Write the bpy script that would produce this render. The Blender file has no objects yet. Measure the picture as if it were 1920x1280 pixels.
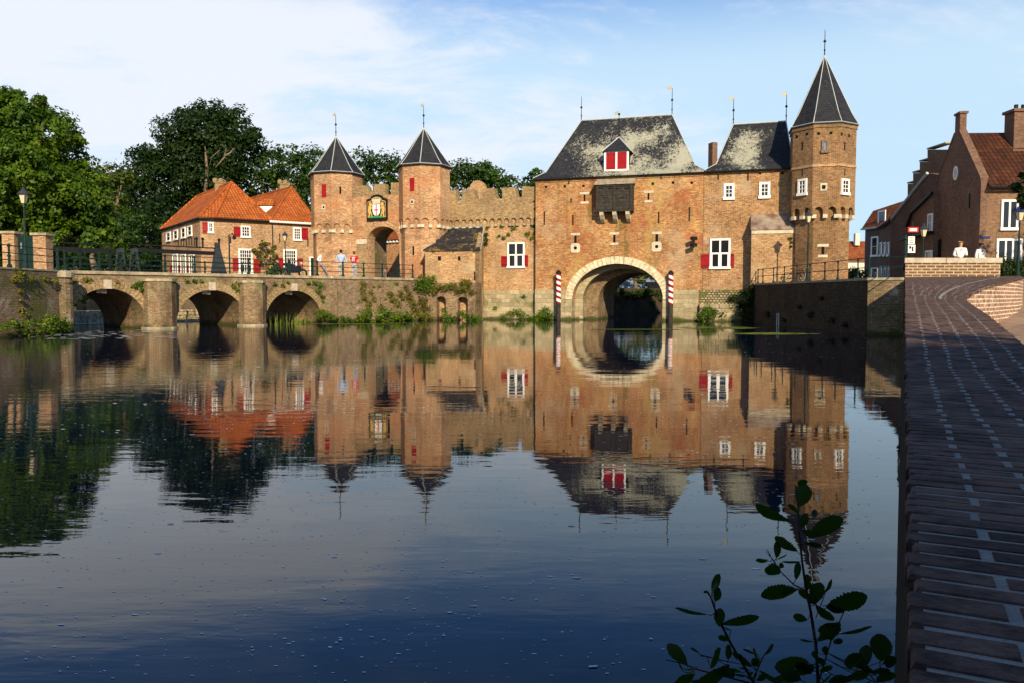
import bpy, bmesh, math, random
import numpy as np
from mathutils import Vector, Matrix
random.seed(7); RNG = np.random.default_rng(7)
R = math.radians
col = bpy.context.scene.collection
# ------------------------------------------------------------------ camera model (metres; water level is z = 0)
FPX = 1480.0; CAMZ = 1.7; PITCH = math.atan(85/1480.0)
CP, SP = math.cos(PITCH), math.sin(PITCH)
def ray(x, y):
    u = (x-960)/FPX; v = (640-y)/FPX
    return Vector((u, CP+v*SP, v*CP-SP))
def at(x, y, Y):
    r = ray(x, y); t = Y/r.y
    return Vector((r.x*t, Y, CAMZ+r.z*t))
class Frame:
    """vertical plane through two plan points; s runs along it, d is out of it towards the river"""
    def __init__(s, p0, p1):
        s.o = Vector((p0[0], p0[1], 0)); v = Vector((p1[0]-p0[0], p1[1]-p0[1], 0)); s.w = v.length
        s.t = v.normalized(); s.n = Vector((s.t.y, -s.t.x, 0))
    def P(s, a, z, d=0.0): return s.o+s.t*a+s.n*d+Vector((0, 0, z))
    def px(s, x, y, d=0.0):
        r = ray(x, y); c = Vector((0, 0, CAMZ))
        k = (d-(c-s.o).dot(s.n))/r.dot(s.n); p = c+r*k
        return (p-s.o).dot(s.t), p.z
    def rect(s, x0, x1, y0, y1, d=0.0):
        xm = (x0+x1)/2; ym = (y0+y1)/2
        return s.px(x0, ym, d)[0], s.px(x1, ym, d)[0], s.px(xm, y1, d)[1], s.px(xm, y0, d)[1]
# ------------------------------------------------------------------ geometry collector
def base_of(p):
    return Vector(p['base']) if p is not None and 'base' in p else Vector((0, 0, 0))
class Geo:
    def __init__(s): s.v = []; s.f = []; s.ch = []
    def add(s, vs, fs):
        s.ch.append((list(vs), list(fs)))
        n = len(s.v); s.v += [Vector(p) for p in vs]; s.f += [tuple(i+n for i in f) for f in fs]; return s
    def poly(s, pts): return s.add(pts, [tuple(range(len(pts)))])
    def prism(s, fr, pts, d0, d1):
        n = len(pts)
        a = [fr.P(p[0], p[1], d0) for p in pts]; b = [fr.P(p[0], p[1], d1) for p in pts]
        return s.add(a+b, [tuple(range(n)), tuple(range(2*n-1, n-1, -1))]+[(i, (i+1) % n, n+(i+1) % n, n+i) for i in range(n)])
    def box(s, fr, s0, s1, z0, z1, d0, d1): return s.prism(fr, [(s0, z0), (s1, z0), (s1, z1), (s0, z1)], d0, d1)
    def plan(s, pts, z0, z1):
        n = len(pts)
        a = [Vector((p[0], p[1], z0)) for p in pts]; b = [Vector((p[0], p[1], z1)) for p in pts]
        return s.add(a+b, [tuple(range(n)), tuple(range(2*n-1, n-1, -1))]+[(i, (i+1) % n, n+(i+1) % n, n+i) for i in range(n)])
    def cube(s, c, sx, sy, sz, rz=0):
        m = Matrix.Rotation(rz, 3, 'Z'); c = Vector(c); vs = []
        for k in (-1, 1):
            for j in (-1, 1):
                for i in (-1, 1): vs.append(c+m @ Vector((i*sx/2, j*sy/2, k*sz/2)))
        return s.add(vs, [(0, 1, 3, 2), (4, 6, 7, 5), (0, 4, 5, 1), (2, 3, 7, 6), (0, 2, 6, 4), (1, 5, 7, 3)])
    def tube(s, pts, rs, n=6, cap=True):
        pts = [Vector(p) for p in pts]
        if not hasattr(rs, '__len__'): rs = [rs]*len(pts)
        vs = []; fs = []
        for i, p in enumerate(pts):
            d = (pts[min(i+1, len(pts)-1)]-pts[max(i-1, 0)]).normalized()
            up = Vector((0, 0, 1)) if abs(d.z) < .9 else Vector((1, 0, 0))
            a = d.cross(up).normalized(); b = d.cross(a)
            for k in range(n):
                t = 2*math.pi*k/n; vs.append(p+(a*math.cos(t)+b*math.sin(t))*rs[i])
        for i in range(len(pts)-1):
            for k in range(n): fs.append((i*n+k, i*n+(k+1) % n, (i+1)*n+(k+1) % n, (i+1)*n+k))
        if cap: fs += [tuple(range(n-1, -1, -1)), tuple(range((len(pts)-1)*n, len(pts)*n))]
        return s.add(vs, fs)
    def lathe(s, c, prof, n=10):
        c = Vector(c); vs = []; fs = []
        for (r, z) in prof:
            for k in range(n):
                t = 2*math.pi*(k+.5)/n; vs.append(c+Vector((r*math.cos(t), r*math.sin(t), z)))
        m = len(prof)
        for i in range(m-1):
            for k in range(n): fs.append((i*n+k, i*n+(k+1) % n, (i+1)*n+(k+1) % n, (i+1)*n+k))
        fs += [tuple(range(n-1, -1, -1)), tuple(range((m-1)*n, m*n))]
        return s.add(vs, fs)
    def ball(s, c, r, n=8, sz=1.0):
        m = n//2+1
        return s.lathe(c, [(max(r*math.sin(math.pi*i/m), .002), -r*sz*math.cos(math.pi*i/m)) for i in range(m+1)], n)
    def each(s, name, mat, parent, **kw):
        for vs, fs in s.ch: Geo().add(vs, fs).build(name, mat, parent, **kw)
    def build(s, name, mat, parent=None, smooth=False, fix=True, **kw):
        single = parent is None
        if single:
            if 'base' in kw: b = Vector(kw.pop('base'))
            else:
                xs = [p.x for p in s.v]; ys = [p.y for p in s.v]; zs = [p.z for p in s.v]
                b = Vector(((min(xs)+max(xs))/2, (min(ys)+max(ys))/2, min(zs)))
        else: b = base_of(parent)
        me = bpy.data.meshes.new(name); me.from_pydata([tuple(p-b) for p in s.v], [], s.f)
        bm = bmesh.new(); bm.from_mesh(me)
        bmesh.ops.triangulate(bm, faces=[f for f in bm.faces if len(f.verts) > 4])
        if fix: bmesh.ops.recalc_face_normals(bm, faces=bm.faces)
        uv = bm.loops.layers.uv.new('uv')
        for f in bm.faces:
            n = f.normal
            t = Vector((-n.y, n.x, 0)); t = t.normalized() if t.length > .03 else Vector((1, 0, 0))
            w = n.cross(t)
            if w.z < 0: w = -w
            for l in f.loops:
                p = l.vert.co+b; l[uv].uv = (p.dot(t), p.dot(w))
        if smooth:
            for f in bm.faces: f.smooth = True
        bm.to_mesh(me); bm.free()
        me.materials.append(mat)
        o = bpy.data.objects.new(name, me); col.objects.link(o)
        o['base'] = tuple(b)
        if single: o.location = b; tag(o, **kw)
        else:
            o.parent = parent
            if 'label' in kw: o['label'] = kw['label']
        return o
def tag(o, label=None, cat=None, group=None, kind=None):
    if kind: o['kind'] = kind
    if label: o['label'] = label
    if cat: o['category'] = cat
    if group: o['group'] = group
def root(name, loc, label, cat, group=None):
    o = bpy.data.objects.new(name, None); col.objects.link(o); o.location = loc; o['base'] = tuple(loc)
    o.empty_display_size = .3; tag(o, label, cat, group); return o
def copy_tree(o, parent=None):
    c = o.copy(); col.objects.link(c); c.parent = parent
    for ch in list(o.children): copy_tree(ch, c)
    return c
# ------------------------------------------------------------------ materials
class NT:
    def __init__(s, name):
        s.m = bpy.data.materials.new(name); s.m.use_nodes = True; s.t = s.m.node_tree; s.t.nodes.clear()
        s.out = s.n('ShaderNodeOutputMaterial')
    def n(s, kind, **kw):
        x = s.t.nodes.new(kind)
        for k, v in kw.items():
            if hasattr(x, k) and not k[0].isupper(): setattr(x, k, v)
        return x
    def set(s, node, **kw):
        for k, v in kw.items():
            k = k.replace('_', ' '); i = node.inputs[k]
            if isinstance(v, bpy.types.NodeSocket): s.t.links.new(v, i)
            else: i.default_value = v
        return node
    def link(s, a, b): s.t.links.new(a, b)
    def noise(s, vec, scale, detail=4, rough=.6, dist=0.0):
        x = s.n('ShaderNodeTexNoise'); s.set(x, Vector=vec, Scale=scale, Detail=detail, Roughness=rough, Distortion=dist); return x.outputs['Fac']
    def ramp(s, fac, lo, hi, a=0.0, b=1.0, smooth=True):
        x = s.n('ShaderNodeMapRange'); x.interpolation_type = 'SMOOTHSTEP' if smooth else 'LINEAR'
        s.set(x, Value=fac); x.inputs[1].default_value = lo; x.inputs[2].default_value = hi; x.inputs[3].default_value = a; x.inputs[4].default_value = b
        return x.outputs[0]
    def mix(s, fac, a, b, mode='MIX'):
        x = s.n('ShaderNodeMix'); x.data_type = 'RGBA'; x.blend_type = mode; x.clamp_factor = True
        for i, v in ((0, fac), (6, a), (7, b)):
            if isinstance(v, bpy.types.NodeSocket): s.link(v, x.inputs[i])
            else: x.inputs[i].default_value = v if i == 0 else (*v[:3], 1)
        return x.outputs[2]
    def math(s, op, a, b=0.0):
        x = s.n('ShaderNodeMath'); x.operation = op
        for i, v in ((0, a), (1, b)):
            if isinstance(v, bpy.types.NodeSocket): s.link(v, x.inputs[i])
            else: x.inputs[i].default_value = v
        return x.outputs[0]
    def bump(s, h, strength=.5, dist=.02, nrm=None):
        x = s.n('ShaderNodeBump'); s.set(x, Height=h, Strength=strength, Distance=dist)
        if nrm is not None: s.link(nrm, x.inputs['Normal'])
        return x.outputs[0]
    def pbr(s, colr, rough=.8, nrm=None, metal=0.0, spec=.12):
        x = s.n('ShaderNodeBsdfPrincipled')
        if isinstance(colr, tuple): colr = (*colr[:3], 1)
        s.set(x, Base_Color=colr, Roughness=rough, Metallic=metal); x.inputs['Specular IOR Level'].default_value = spec
        if nrm is not None: s.link(nrm, x.inputs['Normal'])
        s.link(x.outputs[0], s.out.inputs[0]); return s.m
    def pos(s): return s.n('ShaderNodeNewGeometry').outputs['Position']
    def uv(s): return s.n('ShaderNodeUVMap').outputs[0]
def brick(name, c1, c2, mortar=(.42, .36, .28), patches=(), w=.22, h=.068, ms=.009, offset=.5, bump=.6, vary=.55, rough=.9, tide=0):
    """patches: (colour, noise scale, threshold low, threshold high, strength, (stretch x,y,z))"""
    m = NT(name); uv = m.uv(); pos = m.pos()
    b = m.n('ShaderNodeTexBrick'); b.offset = offset; b.squash = 1
    m.set(b, Vector=uv, Color1=(*c1, 1), Color2=(*c2, 1), Mortar=(*mortar, 1), Scale=1.0)
    b.inputs['Mortar Size'].default_value = ms; b.inputs['Mortar Smooth'].default_value = .3; b.inputs['Brick Width'].default_value = w; b.inputs['Row Height'].default_value = h; b.inputs['Bias'].default_value = 0
    c = b.outputs['Color']
    ma = m.n('ShaderNodeMapping'); m.set(ma, Vector=pos, Scale=(1, 1, 2.8)); n1 = m.noise(ma.outputs[0], 5.0, 6, .85); n2 = m.noise(pos, .55, 4, .6)
    v1 = m.ramp(n1, .3, .7, 1-vary*1.5, 1+vary*1.5, False); v2 = m.ramp(n2, .3, .7, 1-vary*.45, 1+vary*.45, False)
    c = m.mix(1.0, c, m.math('MULTIPLY', v1, v2), 'MULTIPLY')
    for (pc, sc, lo, hi, st, sr) in patches:
        mp = m.n('ShaderNodeMapping'); m.set(mp, Vector=pos, Scale=sr, Location=(sc*3.1, 1.7, sc))
        f = m.ramp(m.noise(mp.outputs[0], sc, 6, .72), lo, hi, 0, st); c = m.mix(f, c, pc)
    if tide:
        sz = m.n('ShaderNodeSeparateXYZ'); m.link(pos, sz.inputs[0]); zz_ = m.math('ADD', sz.outputs[2], m.math('MULTIPLY', m.noise(pos, 1.7, 5, .75), tide*1.6))
        c = m.mix(m.ramp(zz_, tide*.95, tide*1.35, .92, 0), c, (.045, .055, .014))
    hgt = m.math('ADD', m.math('MULTIPLY', b.outputs['Fac'], -1.0), m.math('MULTIPLY', m.noise(pos, 18, 4), .8))
    return m.pbr(c, rough, m.bump(hgt, bump, .018))
def plain(name, c, rough=.6, vary=.25, sc=3.0, metal=0.0, bump=0.0, c2=None, spec=.15):
    m = NT(name); pos = m.pos()
    f = m.ramp(m.noise(pos, sc, 5, .65), .3, .7, 0, 1)
    a = tuple(x*(1-vary) for x in c); b = c2 if c2 else tuple(min(1, x*(1+vary)) for x in c)
    nrm = m.bump(m.noise(pos, sc*6, 4), bump, .01) if bump else None
    return m.pbr(m.mix(f, a, b), rough, nrm, metal, spec)
Y1 = (1, 1, 1)
MOSS = (.085, .10, .02); OCHRE = (.40, .27, .07); PALE = (.50, .40, .27); SOOT = (.10, .07, .05)
M = {}
M['brick_gate'] = brick('brick_gate', (.215, .070, .025), (.42, .212, .070), (.48, .35, .19), [(PALE, .35, .49, .68, .38, Y1), ((.30, .075, .030), .45, .49, .62, .62, Y1), ((.42, .30, .09), .5, .52, .66, .55, (1, 1, .35)), (MOSS, .8, .57, .70, .6, (1, 1, .22)), (SOOT, 1.5, .62, .74, .45, (1, 1, .5))])
M['brick_wing'] = brick('brick_wing', (.195, .068, .025), (.37, .20, .074), (.50, .40, .24), [(PALE, .45, .50, .72, .55, Y1), (MOSS, .6, .56, .72, .6, (1, 1, .3)), ((.36, .10, .04), .8, .55, .72, .5, Y1)])
M['brick_tower'] = brick('brick_tower', (.125, .045, .019), (.24, .125, .050), (.36, .28, .17), [((.30, .17, .075), .45, .50, .64, .4, Y1), (MOSS, .5, .52, .72, .6, (1, 1, .35)), (OCHRE, .8, .56, .74, .45, (1, 1, .5)), (SOOT, .9, .58, .74, .5, (1, 1, .4))])
M['brick_left_tower'] = brick('brick_left_tower', (.31, .125, .055), (.45, .265, .125), (.52, .41, .26), [((.40, .15, .055), .4, .47, .62, .5, Y1), ((.17, .10, .055), .5, .52, .64, .6, (1, 1, 1.5)), (MOSS, .9, .6, .72, .5, (1, 1, .4)), (PALE, .6, .56, .74, .5, Y1), ((.33, .16, .10), 1.1, .56, .72, .5, (1, 1, .4))])
M['brick_curtain'] = brick('brick_curtain', (.27, .115, .045), (.40, .24, .105), (.52, .42, .26), [(PALE, .5, .5, .7, .55, Y1), ((.27, .19, .10), .7, .52, .7, .65, (1, 1, .6)), (OCHRE, .9, .6, .75, .5, Y1), (MOSS, .5, .6, .75, .4, Y1)])
M['brick_weathered'] = brick('brick_weathered', (.20, .115, .055), (.31, .21, .10), (.38, .31, .18), [((.20, .15, .07), .7, .5, .7, .6, Y1), (OCHRE, 1.3, .6, .72, .6, Y1), (MOSS, .6, .55, .72, .5, Y1)])
M['brick_house'] = brick('brick_house', (.27, .125, .06), (.40, .245, .125), (.44, .35, .22), [(PALE, .6, .55, .75, .4, Y1), ((.30, .15, .09), .8, .55, .75, .4, Y1)])
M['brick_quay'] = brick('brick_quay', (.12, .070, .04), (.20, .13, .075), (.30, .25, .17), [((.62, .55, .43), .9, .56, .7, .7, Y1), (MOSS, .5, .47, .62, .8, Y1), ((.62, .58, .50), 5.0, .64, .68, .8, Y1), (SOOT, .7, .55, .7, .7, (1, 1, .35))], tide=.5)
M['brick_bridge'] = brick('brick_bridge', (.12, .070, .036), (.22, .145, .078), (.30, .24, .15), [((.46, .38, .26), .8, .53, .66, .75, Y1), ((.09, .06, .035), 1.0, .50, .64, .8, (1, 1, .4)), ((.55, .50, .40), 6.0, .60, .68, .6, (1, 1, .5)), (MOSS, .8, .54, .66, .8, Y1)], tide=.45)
M['brick_dark'] = brick('brick_dark', (.12, .060, .040), (.19, .10, .062), (.20, .15, .11), [((.11, .06, .045), .8, .5, .7, .6, Y1)], vary=.4)
M['brick_right'] = brick('brick_right', (.14, .070, .036), (.22, .125, .065), (.24, .18, .12), [((.20, .11, .07), .6, .5, .7, .5, Y1)], vary=.4)
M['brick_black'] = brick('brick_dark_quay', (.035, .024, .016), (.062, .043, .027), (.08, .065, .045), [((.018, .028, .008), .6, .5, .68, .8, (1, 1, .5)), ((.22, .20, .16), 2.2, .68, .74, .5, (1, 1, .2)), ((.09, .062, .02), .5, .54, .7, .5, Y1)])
M['brick_wall_end'] = brick('brick_wall_end', (.13, .062, .035), (.20, .105, .058), (.46, .38, .24), [((.18, .13, .08), 2.0, .55, .72, .4, Y1)], w=.23, h=.075, ms=.014, vary=.3)
M['brick_flare'] = brick('brick_flare', (.22, .105, .062), (.31, .165, .10), (.58, .50, .38), [((.66, .58, .46), 3.2, .54, .64, .6, (1, 1, .2))], w=.21, h=.066, ms=.011, vary=.45)
M['stone_block'] = brick('stone_block', (.27, .22, .13), (.42, .35, .22), (.18, .15, .09), [((.20, .18, .10), .9, .48, .66, .7, Y1), (MOSS, .8, .53, .66, .75, (1, 1, .7)), ((.30, .24, .16), 1.6, .58, .72, .5, Y1)], w=.7, h=.3, ms=.010, vary=.28, tide=.45)
M['stone_rubble'] = brick('stone_rubble', (.20, .15, .08), (.36, .29, .17), (.06, .06, .03), [(MOSS, .9, .46, .62, .8, Y1)], w=.22, h=.16, ms=.035, vary=.6)
M['stone_pale'] = plain('stone_pale', (.50, .44, .32), .8, .2, 5, bump=.4)
M['voussoir'] = plain('voussoir_stone', (.56, .48, .32), .85, .3, 3.5, bump=.5)
M['coping'] = plain('coping_stone', (.30, .255, .17), .85, .35, 2.5, bump=.5)
M['concrete'] = plain('coping_concrete', (.42, .36, .27), .9, .22, 6, bump=.5)
def slate(name, lichen=0.0, x0=0, gold=0.0, x1=99, dark=(.015, .016, .021)):
    m = NT(name); uv = m.uv(); pos = m.pos()
    b = m.n('ShaderNodeTexBrick'); b.offset = .5
    m.set(b, Vector=uv, Color1=(*dark, 1), Color2=(dark[0]*1.9, dark[1]*1.9, dark[2]*1.8, 1), Mortar=(.008, .008, .009, 1), Scale=1.0)
    b.inputs['Mortar Size'].default_value = .010; b.inputs['Brick Width'].default_value = .22; b.inputs['Row Height'].default_value = .18
    c = m.mix(m.ramp(m.noise(pos, 1.3, 5, .7), .35, .7, 0, .7), b.outputs['Color'], (.028, .029, .032))
    if lichen:
        mp = m.n('ShaderNodeMapping'); m.set(mp, Vector=pos, Scale=(1, 1, .15))
        big = m.noise(mp.outputs[0], .55, 3, .55); fine = m.noise(mp.outputs[0], 4.5, 8, .9); spk = m.noise(pos, 7.0, 6, .9)
        sx = m.n('ShaderNodeSeparateXYZ'); m.link(pos, sx.inputs[0])
        reg = m.math('ADD', m.ramp(sx.outputs[0], x0-1.5, x0+2.2, -.16, .035), m.ramp(sx.outputs[0], x1-.7, x1+1.0, 0, -.22))
        top = m.ramp(sx.outputs[2], 12.3, 14.4, 0, -.13)
        f = m.math('ADD', m.math('ADD', m.math('ADD', m.math('MULTIPLY', big, .55), m.math('ADD', m.math('MULTIPLY', fine, .75), m.math('MULTIPLY', spk, .75))), -.525), m.math('ADD', reg, top))
        c = m.mix(m.ramp(f, .495, .525, 0, lichen), c, (.36, .355, .27)); c = m.mix(m.ramp(m.noise(pos, 7, 4), .55, .7, 0, .5), c, m.mix(.5, c, (.10, .11, .06)))
    if gold:
        f = m.math('ADD', m.math('MULTIPLY', m.noise(pos, 1.0, 3), .4), m.math('MULTIPLY', m.noise(pos, 5, 5, .8), .6))
        c = m.mix(m.ramp(f, .53, .58, 0, gold), c, (.42, .27, .04))
    h = m.math('MULTIPLY', b.outputs['Fac'], -1.0)
    return m.pbr(c, .7, m.bump(h, .6, .02), spec=.12)
M['slate'] = slate('slate'); M['slate_main'] = slate('slate_lichen', .95, 4.1, x1=20); M['slate_wing'] = slate('slate_lichen_wing', .9, 13.9, x1=16.4)
M['slate_gold'] = slate('slate_gold_lichen', 0, 0, .5, (.035, .035, .04))
def tile(name, c1, c2, w=.25, h=.33):
    m = NT(name); uv = m.uv(); pos = m.pos()
    b = m.n('ShaderNodeTexBrick'); b.offset = 0
    m.set(b, Vector=uv, Color1=(*c1, 1), Color2=(*c2, 1), Mortar=(c1[0]*.16, c1[1]*.16, c1[2]*.2, 1), Scale=1.0)
    b.inputs['Mortar Size'].default_value = .022; b.inputs['Mortar Smooth'].default_value = .8; b.inputs['Brick Width'].default_value = w; b.inputs['Row Height'].default_value = h
    wv = m.n('ShaderNodeTexWave'); wv.wave_type = 'BANDS'; wv.bands_direction = 'X'; m.set(wv, Vector=uv, Scale=math.pi/10/w*2/2.0)
    c = m.mix(m.ramp(m.noise(pos, .9, 6, .8), .44, .60, 0, .6), b.outputs['Color'], tuple(x*.5 for x in c1))
    c = m.mix(m.ramp(m.noise(pos, 2.3, 5, .8), .56, .64, 0, .5), c, (c1[0]*1.1, c1[1]*1.9, c1[2]*3.5))
    c = m.mix(m.ramp(m.noise(pos, 6, 4, .7), .55, .72, 0, .75), c, (c1[0]*.22, c1[1]*.3, c1[2]*.5))
    hgt = m.math('ADD', m.math('MULTIPLY', b.outputs['Fac'], -1.2), m.math('MULTIPLY', wv.outputs['Fac'], .8))
    return m.pbr(c, .75, m.bump(hgt, .8, .04))
M['tile_orange'] = tile('tile_orange', (.42, .095, .018), (.52, .155, .035)); M['tile_red'] = tile('tile_red', (.24, .065, .022), (.32, .10, .035)); M['tile_brown'] = tile('tile_brown', (.055, .020, .010), (.10, .036, .016))
M['white'] = plain('white_paint', (.80, .79, .74), .5, .05, 4)
M['red'] = plain('red_paint', (.27, .008, .012), .45, .15, 3)
M['darkwood'] = plain('tarred_wood', (.035, .030, .024), .7, .4, 5, bump=.3)
M['green'] = plain('green_iron_paint', (.007, .024, .020), .4, .2, 6)
M['iron'] = plain('black_iron', (.012, .012, .013), .5, .2, 6)
M['greysteel'] = plain('grey_painted_steel', (.032, .037, .046), .5, .2, 4)
M['lead'] = plain('lead_sheet', (.40, .44, .42), .5, .12, 3)
M['copper'] = plain('weathered_copper', (.17, .085, .065), .5, .3, 1.2, c2=(.32, .27, .20))
M['gold'] = plain('gilding', (.62, .44, .18), .3, .1, 5, metal=.6)
M['black'] = plain('opening_shade', (.006, .006, .006), .9, .1, 3)  # near-black colour stands in for the shade inside openings modelled flush
M['board'] = plain('black_board', (.012, .012, .014), .4, .1, 4)
M['yellowpaint'] = plain('ochre_paint', (.52, .33, .09), .5, .3, 8)
M['greenpaint'] = plain('green_paint', (.03, .22, .06), .5, .2, 8)
M['redcross'] = plain('red_cross_paint', (.55, .02, .02), .5, .1, 8)
M['asphalt'] = plain('asphalt', (.10, .09, .08), .9, .2, 4, bump=.3)
M['paving'] = brick('brick_paving', (.26, .17, .12), (.32, .22, .15), (.20, .15, .11), [((.36, .26, .18), .5, .5, .7, .5, Y1), ((.12, .09, .075), .7, .55, .7, .5, Y1)], w=.2, h=.1, vary=.3, bump=.3)
M['soil'] = plain('soil_and_grass', (.05, .06, .02), .95, .4, .4, c2=(.09, .10, .03), bump=.4)
M['bark'] = plain('bark', (.16, .12, .085), .9, .35, 4, bump=.8)
M['barkpale'] = plain('pale_bark', (.36, .27, .19), .9, .3, 4, bump=.8)
M['stem'] = plain('alder_stem', (.045, .03, .018), .6, .2, 20)
M['cream'] = plain('cream_plaster', (.62, .56, .45), .8, .1, 2)
M['darkplaster'] = plain('dark_facade', (.10, .075, .07), .7, .2, 2)
M['skin'] = plain('skin', (.52, .30, .21), .55, .06, 9)
M['hair_dark'] = plain('dark_hair', (.018, .012, .009), .5, .3, 30); M['hair_fair'] = plain('fair_hair', (.36, .22, .09), .5, .2, 30); M['hair_brown'] = plain('brown_hair', (.09, .045, .02), .5, .2, 30)
M['cloth_white'] = plain('white_cloth', (.80, .77, .72), .8, .06, 6); M['cloth_blue'] = plain('light_blue_cloth', (.30, .43, .62), .8, .1, 6); M['cloth_red'] = plain('red_jersey', (.50, .01, .03), .7, .1, 6)
M['cloth_pink'] = plain('coral_cloth', (.75, .22, .16), .8, .1, 6)
M['denim'] = plain('pale_denim', (.30, .36, .42), .85, .15, 8); M['denim_grey'] = plain('grey_trousers', (.17, .17, .19), .85, .15, 8)
M['shoe'] = plain('dark_shoe', (.03, .025, .02), .6, .1, 8); M['shoewhite'] = plain('white_shoe', (.7, .7, .68), .6, .1, 8)
M['rubber'] = plain('rubber', (.015, .015, .015), .8, .1, 8)
M['carblue'] = plain('blue_grey_car_paint', (.16, .24, .36), .25, .05, 2, metal=.4, spec=.6); M['cardark'] = plain('black_car_paint', (.015, .015, .02), .2, .05, 2, metal=.3, spec=.6)
M['chrome'] = plain('bright_metal', (.6, .6, .62), .3, .05, 8, metal=.9)
M['signred'] = plain('red_sign', (.6, .02, .02), .4, .05, 4); M['signblue'] = plain('blue_sign', (.02, .03, .12), .4, .05, 4)
M['foam'] = plain('river_foam', (.75, .77, .80), .9, .1, 3)
M['fleck'] = plain('floating_fleck', (.70, .78, .88), .9, .3, 3)
M['algae'] = plain('duckweed', (.26, .30, .03), .9, .4, 3, c2=(.12, .16, .02))
M['brownbrick'] = plain('parapet_brick', (.058, .038, .033), .9, .45, 9, bump=1.0, c2=(.145, .092, .074))
M['brick_river_face'] = brick('brick_river_face_dark', (.020, .014, .011), (.032, .024, .018), (.035, .03, .024), [((.012, .018, .006), .9, .5, .66, .7, Y1), ((.10, .10, .09), 2.0, .66, .72, .5, (1, 1, .15))])  # near-black brick for the river face of the parapet
M['mortar_light'] = plain('pale_mortar', (.44, .42, .38), .95, .25, 22, bump=1.0, c2=(.27, .25, .22))
def glass():
    m = NT('window_glass'); return m.pbr((.012, .014, .017), .06, None, 0, .6)
M['glass'] = glass()
M['glasspale'] = plain('reflecting_glass', (.14, .18, .23), .15, .2, 2, spec=.6)
def lampglass():
    m = NT('lamp_glass'); return m.pbr((.55, .48, .30), .2, None, 0, .5)
M['lampglass'] = lampglass()
def leaf(name, c1, c2, c3, tr=.3, rough=.5):
    m = NT(name); g = m.n('ShaderNodeNewGeometry'); rnd = g.outputs['Random Per Island']; pos = g.outputs['Position']
    c = m.mix(rnd, c1, c2); c = m.mix(m.ramp(m.noise(pos, .35, 3), .42, .62, 0, .75), c, c3)
    d = m.n('ShaderNodeBsdfPrincipled'); m.set(d, Base_Color=c, Roughness=rough); d.inputs['Specular IOR Level'].default_value = .25
    t = m.n('ShaderNodeBsdfTranslucent'); m.link(m.mix(1.0, c, (1.5, 1.7, .5), 'MULTIPLY'), t.inputs[0])
    x = m.n('ShaderNodeMixShader'); x.inputs[0].default_value = tr
    m.link(d.outputs[0], x.inputs[1]); m.link(t.outputs[0], x.inputs[2]); m.link(x.outputs[0], m.out.inputs[0]); return m.m
M['leaf_maple'] = leaf('leaf_maple', (.034, .088, .003), (.115, .175, .005), (.020, .060, .003))
M['leaf_oak'] = leaf('leaf_oak', (.010, .028, .004), (.026, .054, .005), (.007, .022, .003))
M['leaf_mid'] = leaf('leaf_mid', (.020, .056, .004), (.042, .092, .006), (.013, .038, .004))
M['leaf_olive'] = leaf('leaf_olive', (.050, .080, .006), (.10, .125, .010), (.030, .055, .005))
M['leaf_bush'] = leaf('leaf_bush', (.05, .12, .006), (.16, .22, .012), (.035, .08, .006))
M['leaf_dry'] = leaf('leaf_dry', (.12, .14, .012), (.22, .19, .03), (.08, .08, .012))
M['leaf_alder'] = leaf('leaf_alder', (.016, .048, .006), (.032, .078, .010), (.012, .036, .005), .35, .65)
M['grass'] = leaf('grass_blades', (.14, .24, .02), (.28, .34, .04), (.18, .22, .03))
def water():
    m = NT('river_water'); pos = m.pos()
    mp = m.n('ShaderNodeMapping'); m.set(mp, Vector=pos, Scale=(.45, 1.5, 1))
    mp2 = m.n('ShaderNodeMapping'); m.set(mp2, Vector=pos, Scale=(.16, .6, 1), Rotation=(0, 0, .12))
    a = m.noise(mp.outputs[0], 3.0, 3, .5); b = m.noise(mp2.outputs[0], 1.2, 2, .5, .4)
    sx = m.n('ShaderNodeSeparateXYZ'); m.link(pos, sx.inputs[0])
    left = m.ramp(m.math('ADD', sx.outputs[0], m.math('MULTIPLY', sx.outputs[1], .18)), -9, 3, 3.4, 1.0)
    h = m.math('ADD', m.math('MULTIPLY', a, m.math('MULTIPLY', left, .0013)), m.math('MULTIPLY', b, .0050))
    return m.pbr((.0015, .0055, .017), .012, m.bump(h, 1.0, 1.0), 0, .5)
M['water'] = water(); 
bp = M['water'].node_tree.nodes['Principled BSDF']; bp.inputs['IOR'].default_value = 1.36
# ------------------------------------------------------------------ leaf cloud
def leaf_mesh(name, pos, nrm, size, mat, aspect=.6):
    n = len(pos)
    nrm = nrm/np.maximum(np.linalg.norm(nrm, axis=1, keepdims=True), 1e-6)
    r = RNG.normal(size=(n, 3)); t = np.cross(nrm, r); t /= np.maximum(np.linalg.norm(t, axis=1, keepdims=True), 1e-6); b = np.cross(nrm, t)
    size = np.asarray(size).reshape(-1, 1)*RNG.uniform(.6, 1.3, (n, 1))
    fold = nrm*size*.18
    v = np.empty((n, 4, 3)); v[:, 0] = pos-t*size*.5; v[:, 1] = pos+b*size*.5*aspect-fold; v[:, 2] = pos+t*size*.5; v[:, 3] = pos-b*size*.5*aspect-fold
    me = bpy.data.meshes.new(name); me.vertices.add(n*4); me.vertices.foreach_set('co', v.reshape(-1).astype(np.float32))
    me.loops.add(n*4); me.loops.foreach_set('vertex_index', np.arange(n*4, dtype=np.int32))
    me.polygons.add(n); me.polygons.foreach_set('loop_start', np.arange(0, n*4, 4, dtype=np.int32)); me.update(); me.validate()
    me.materials.append(mat); return me
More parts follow.
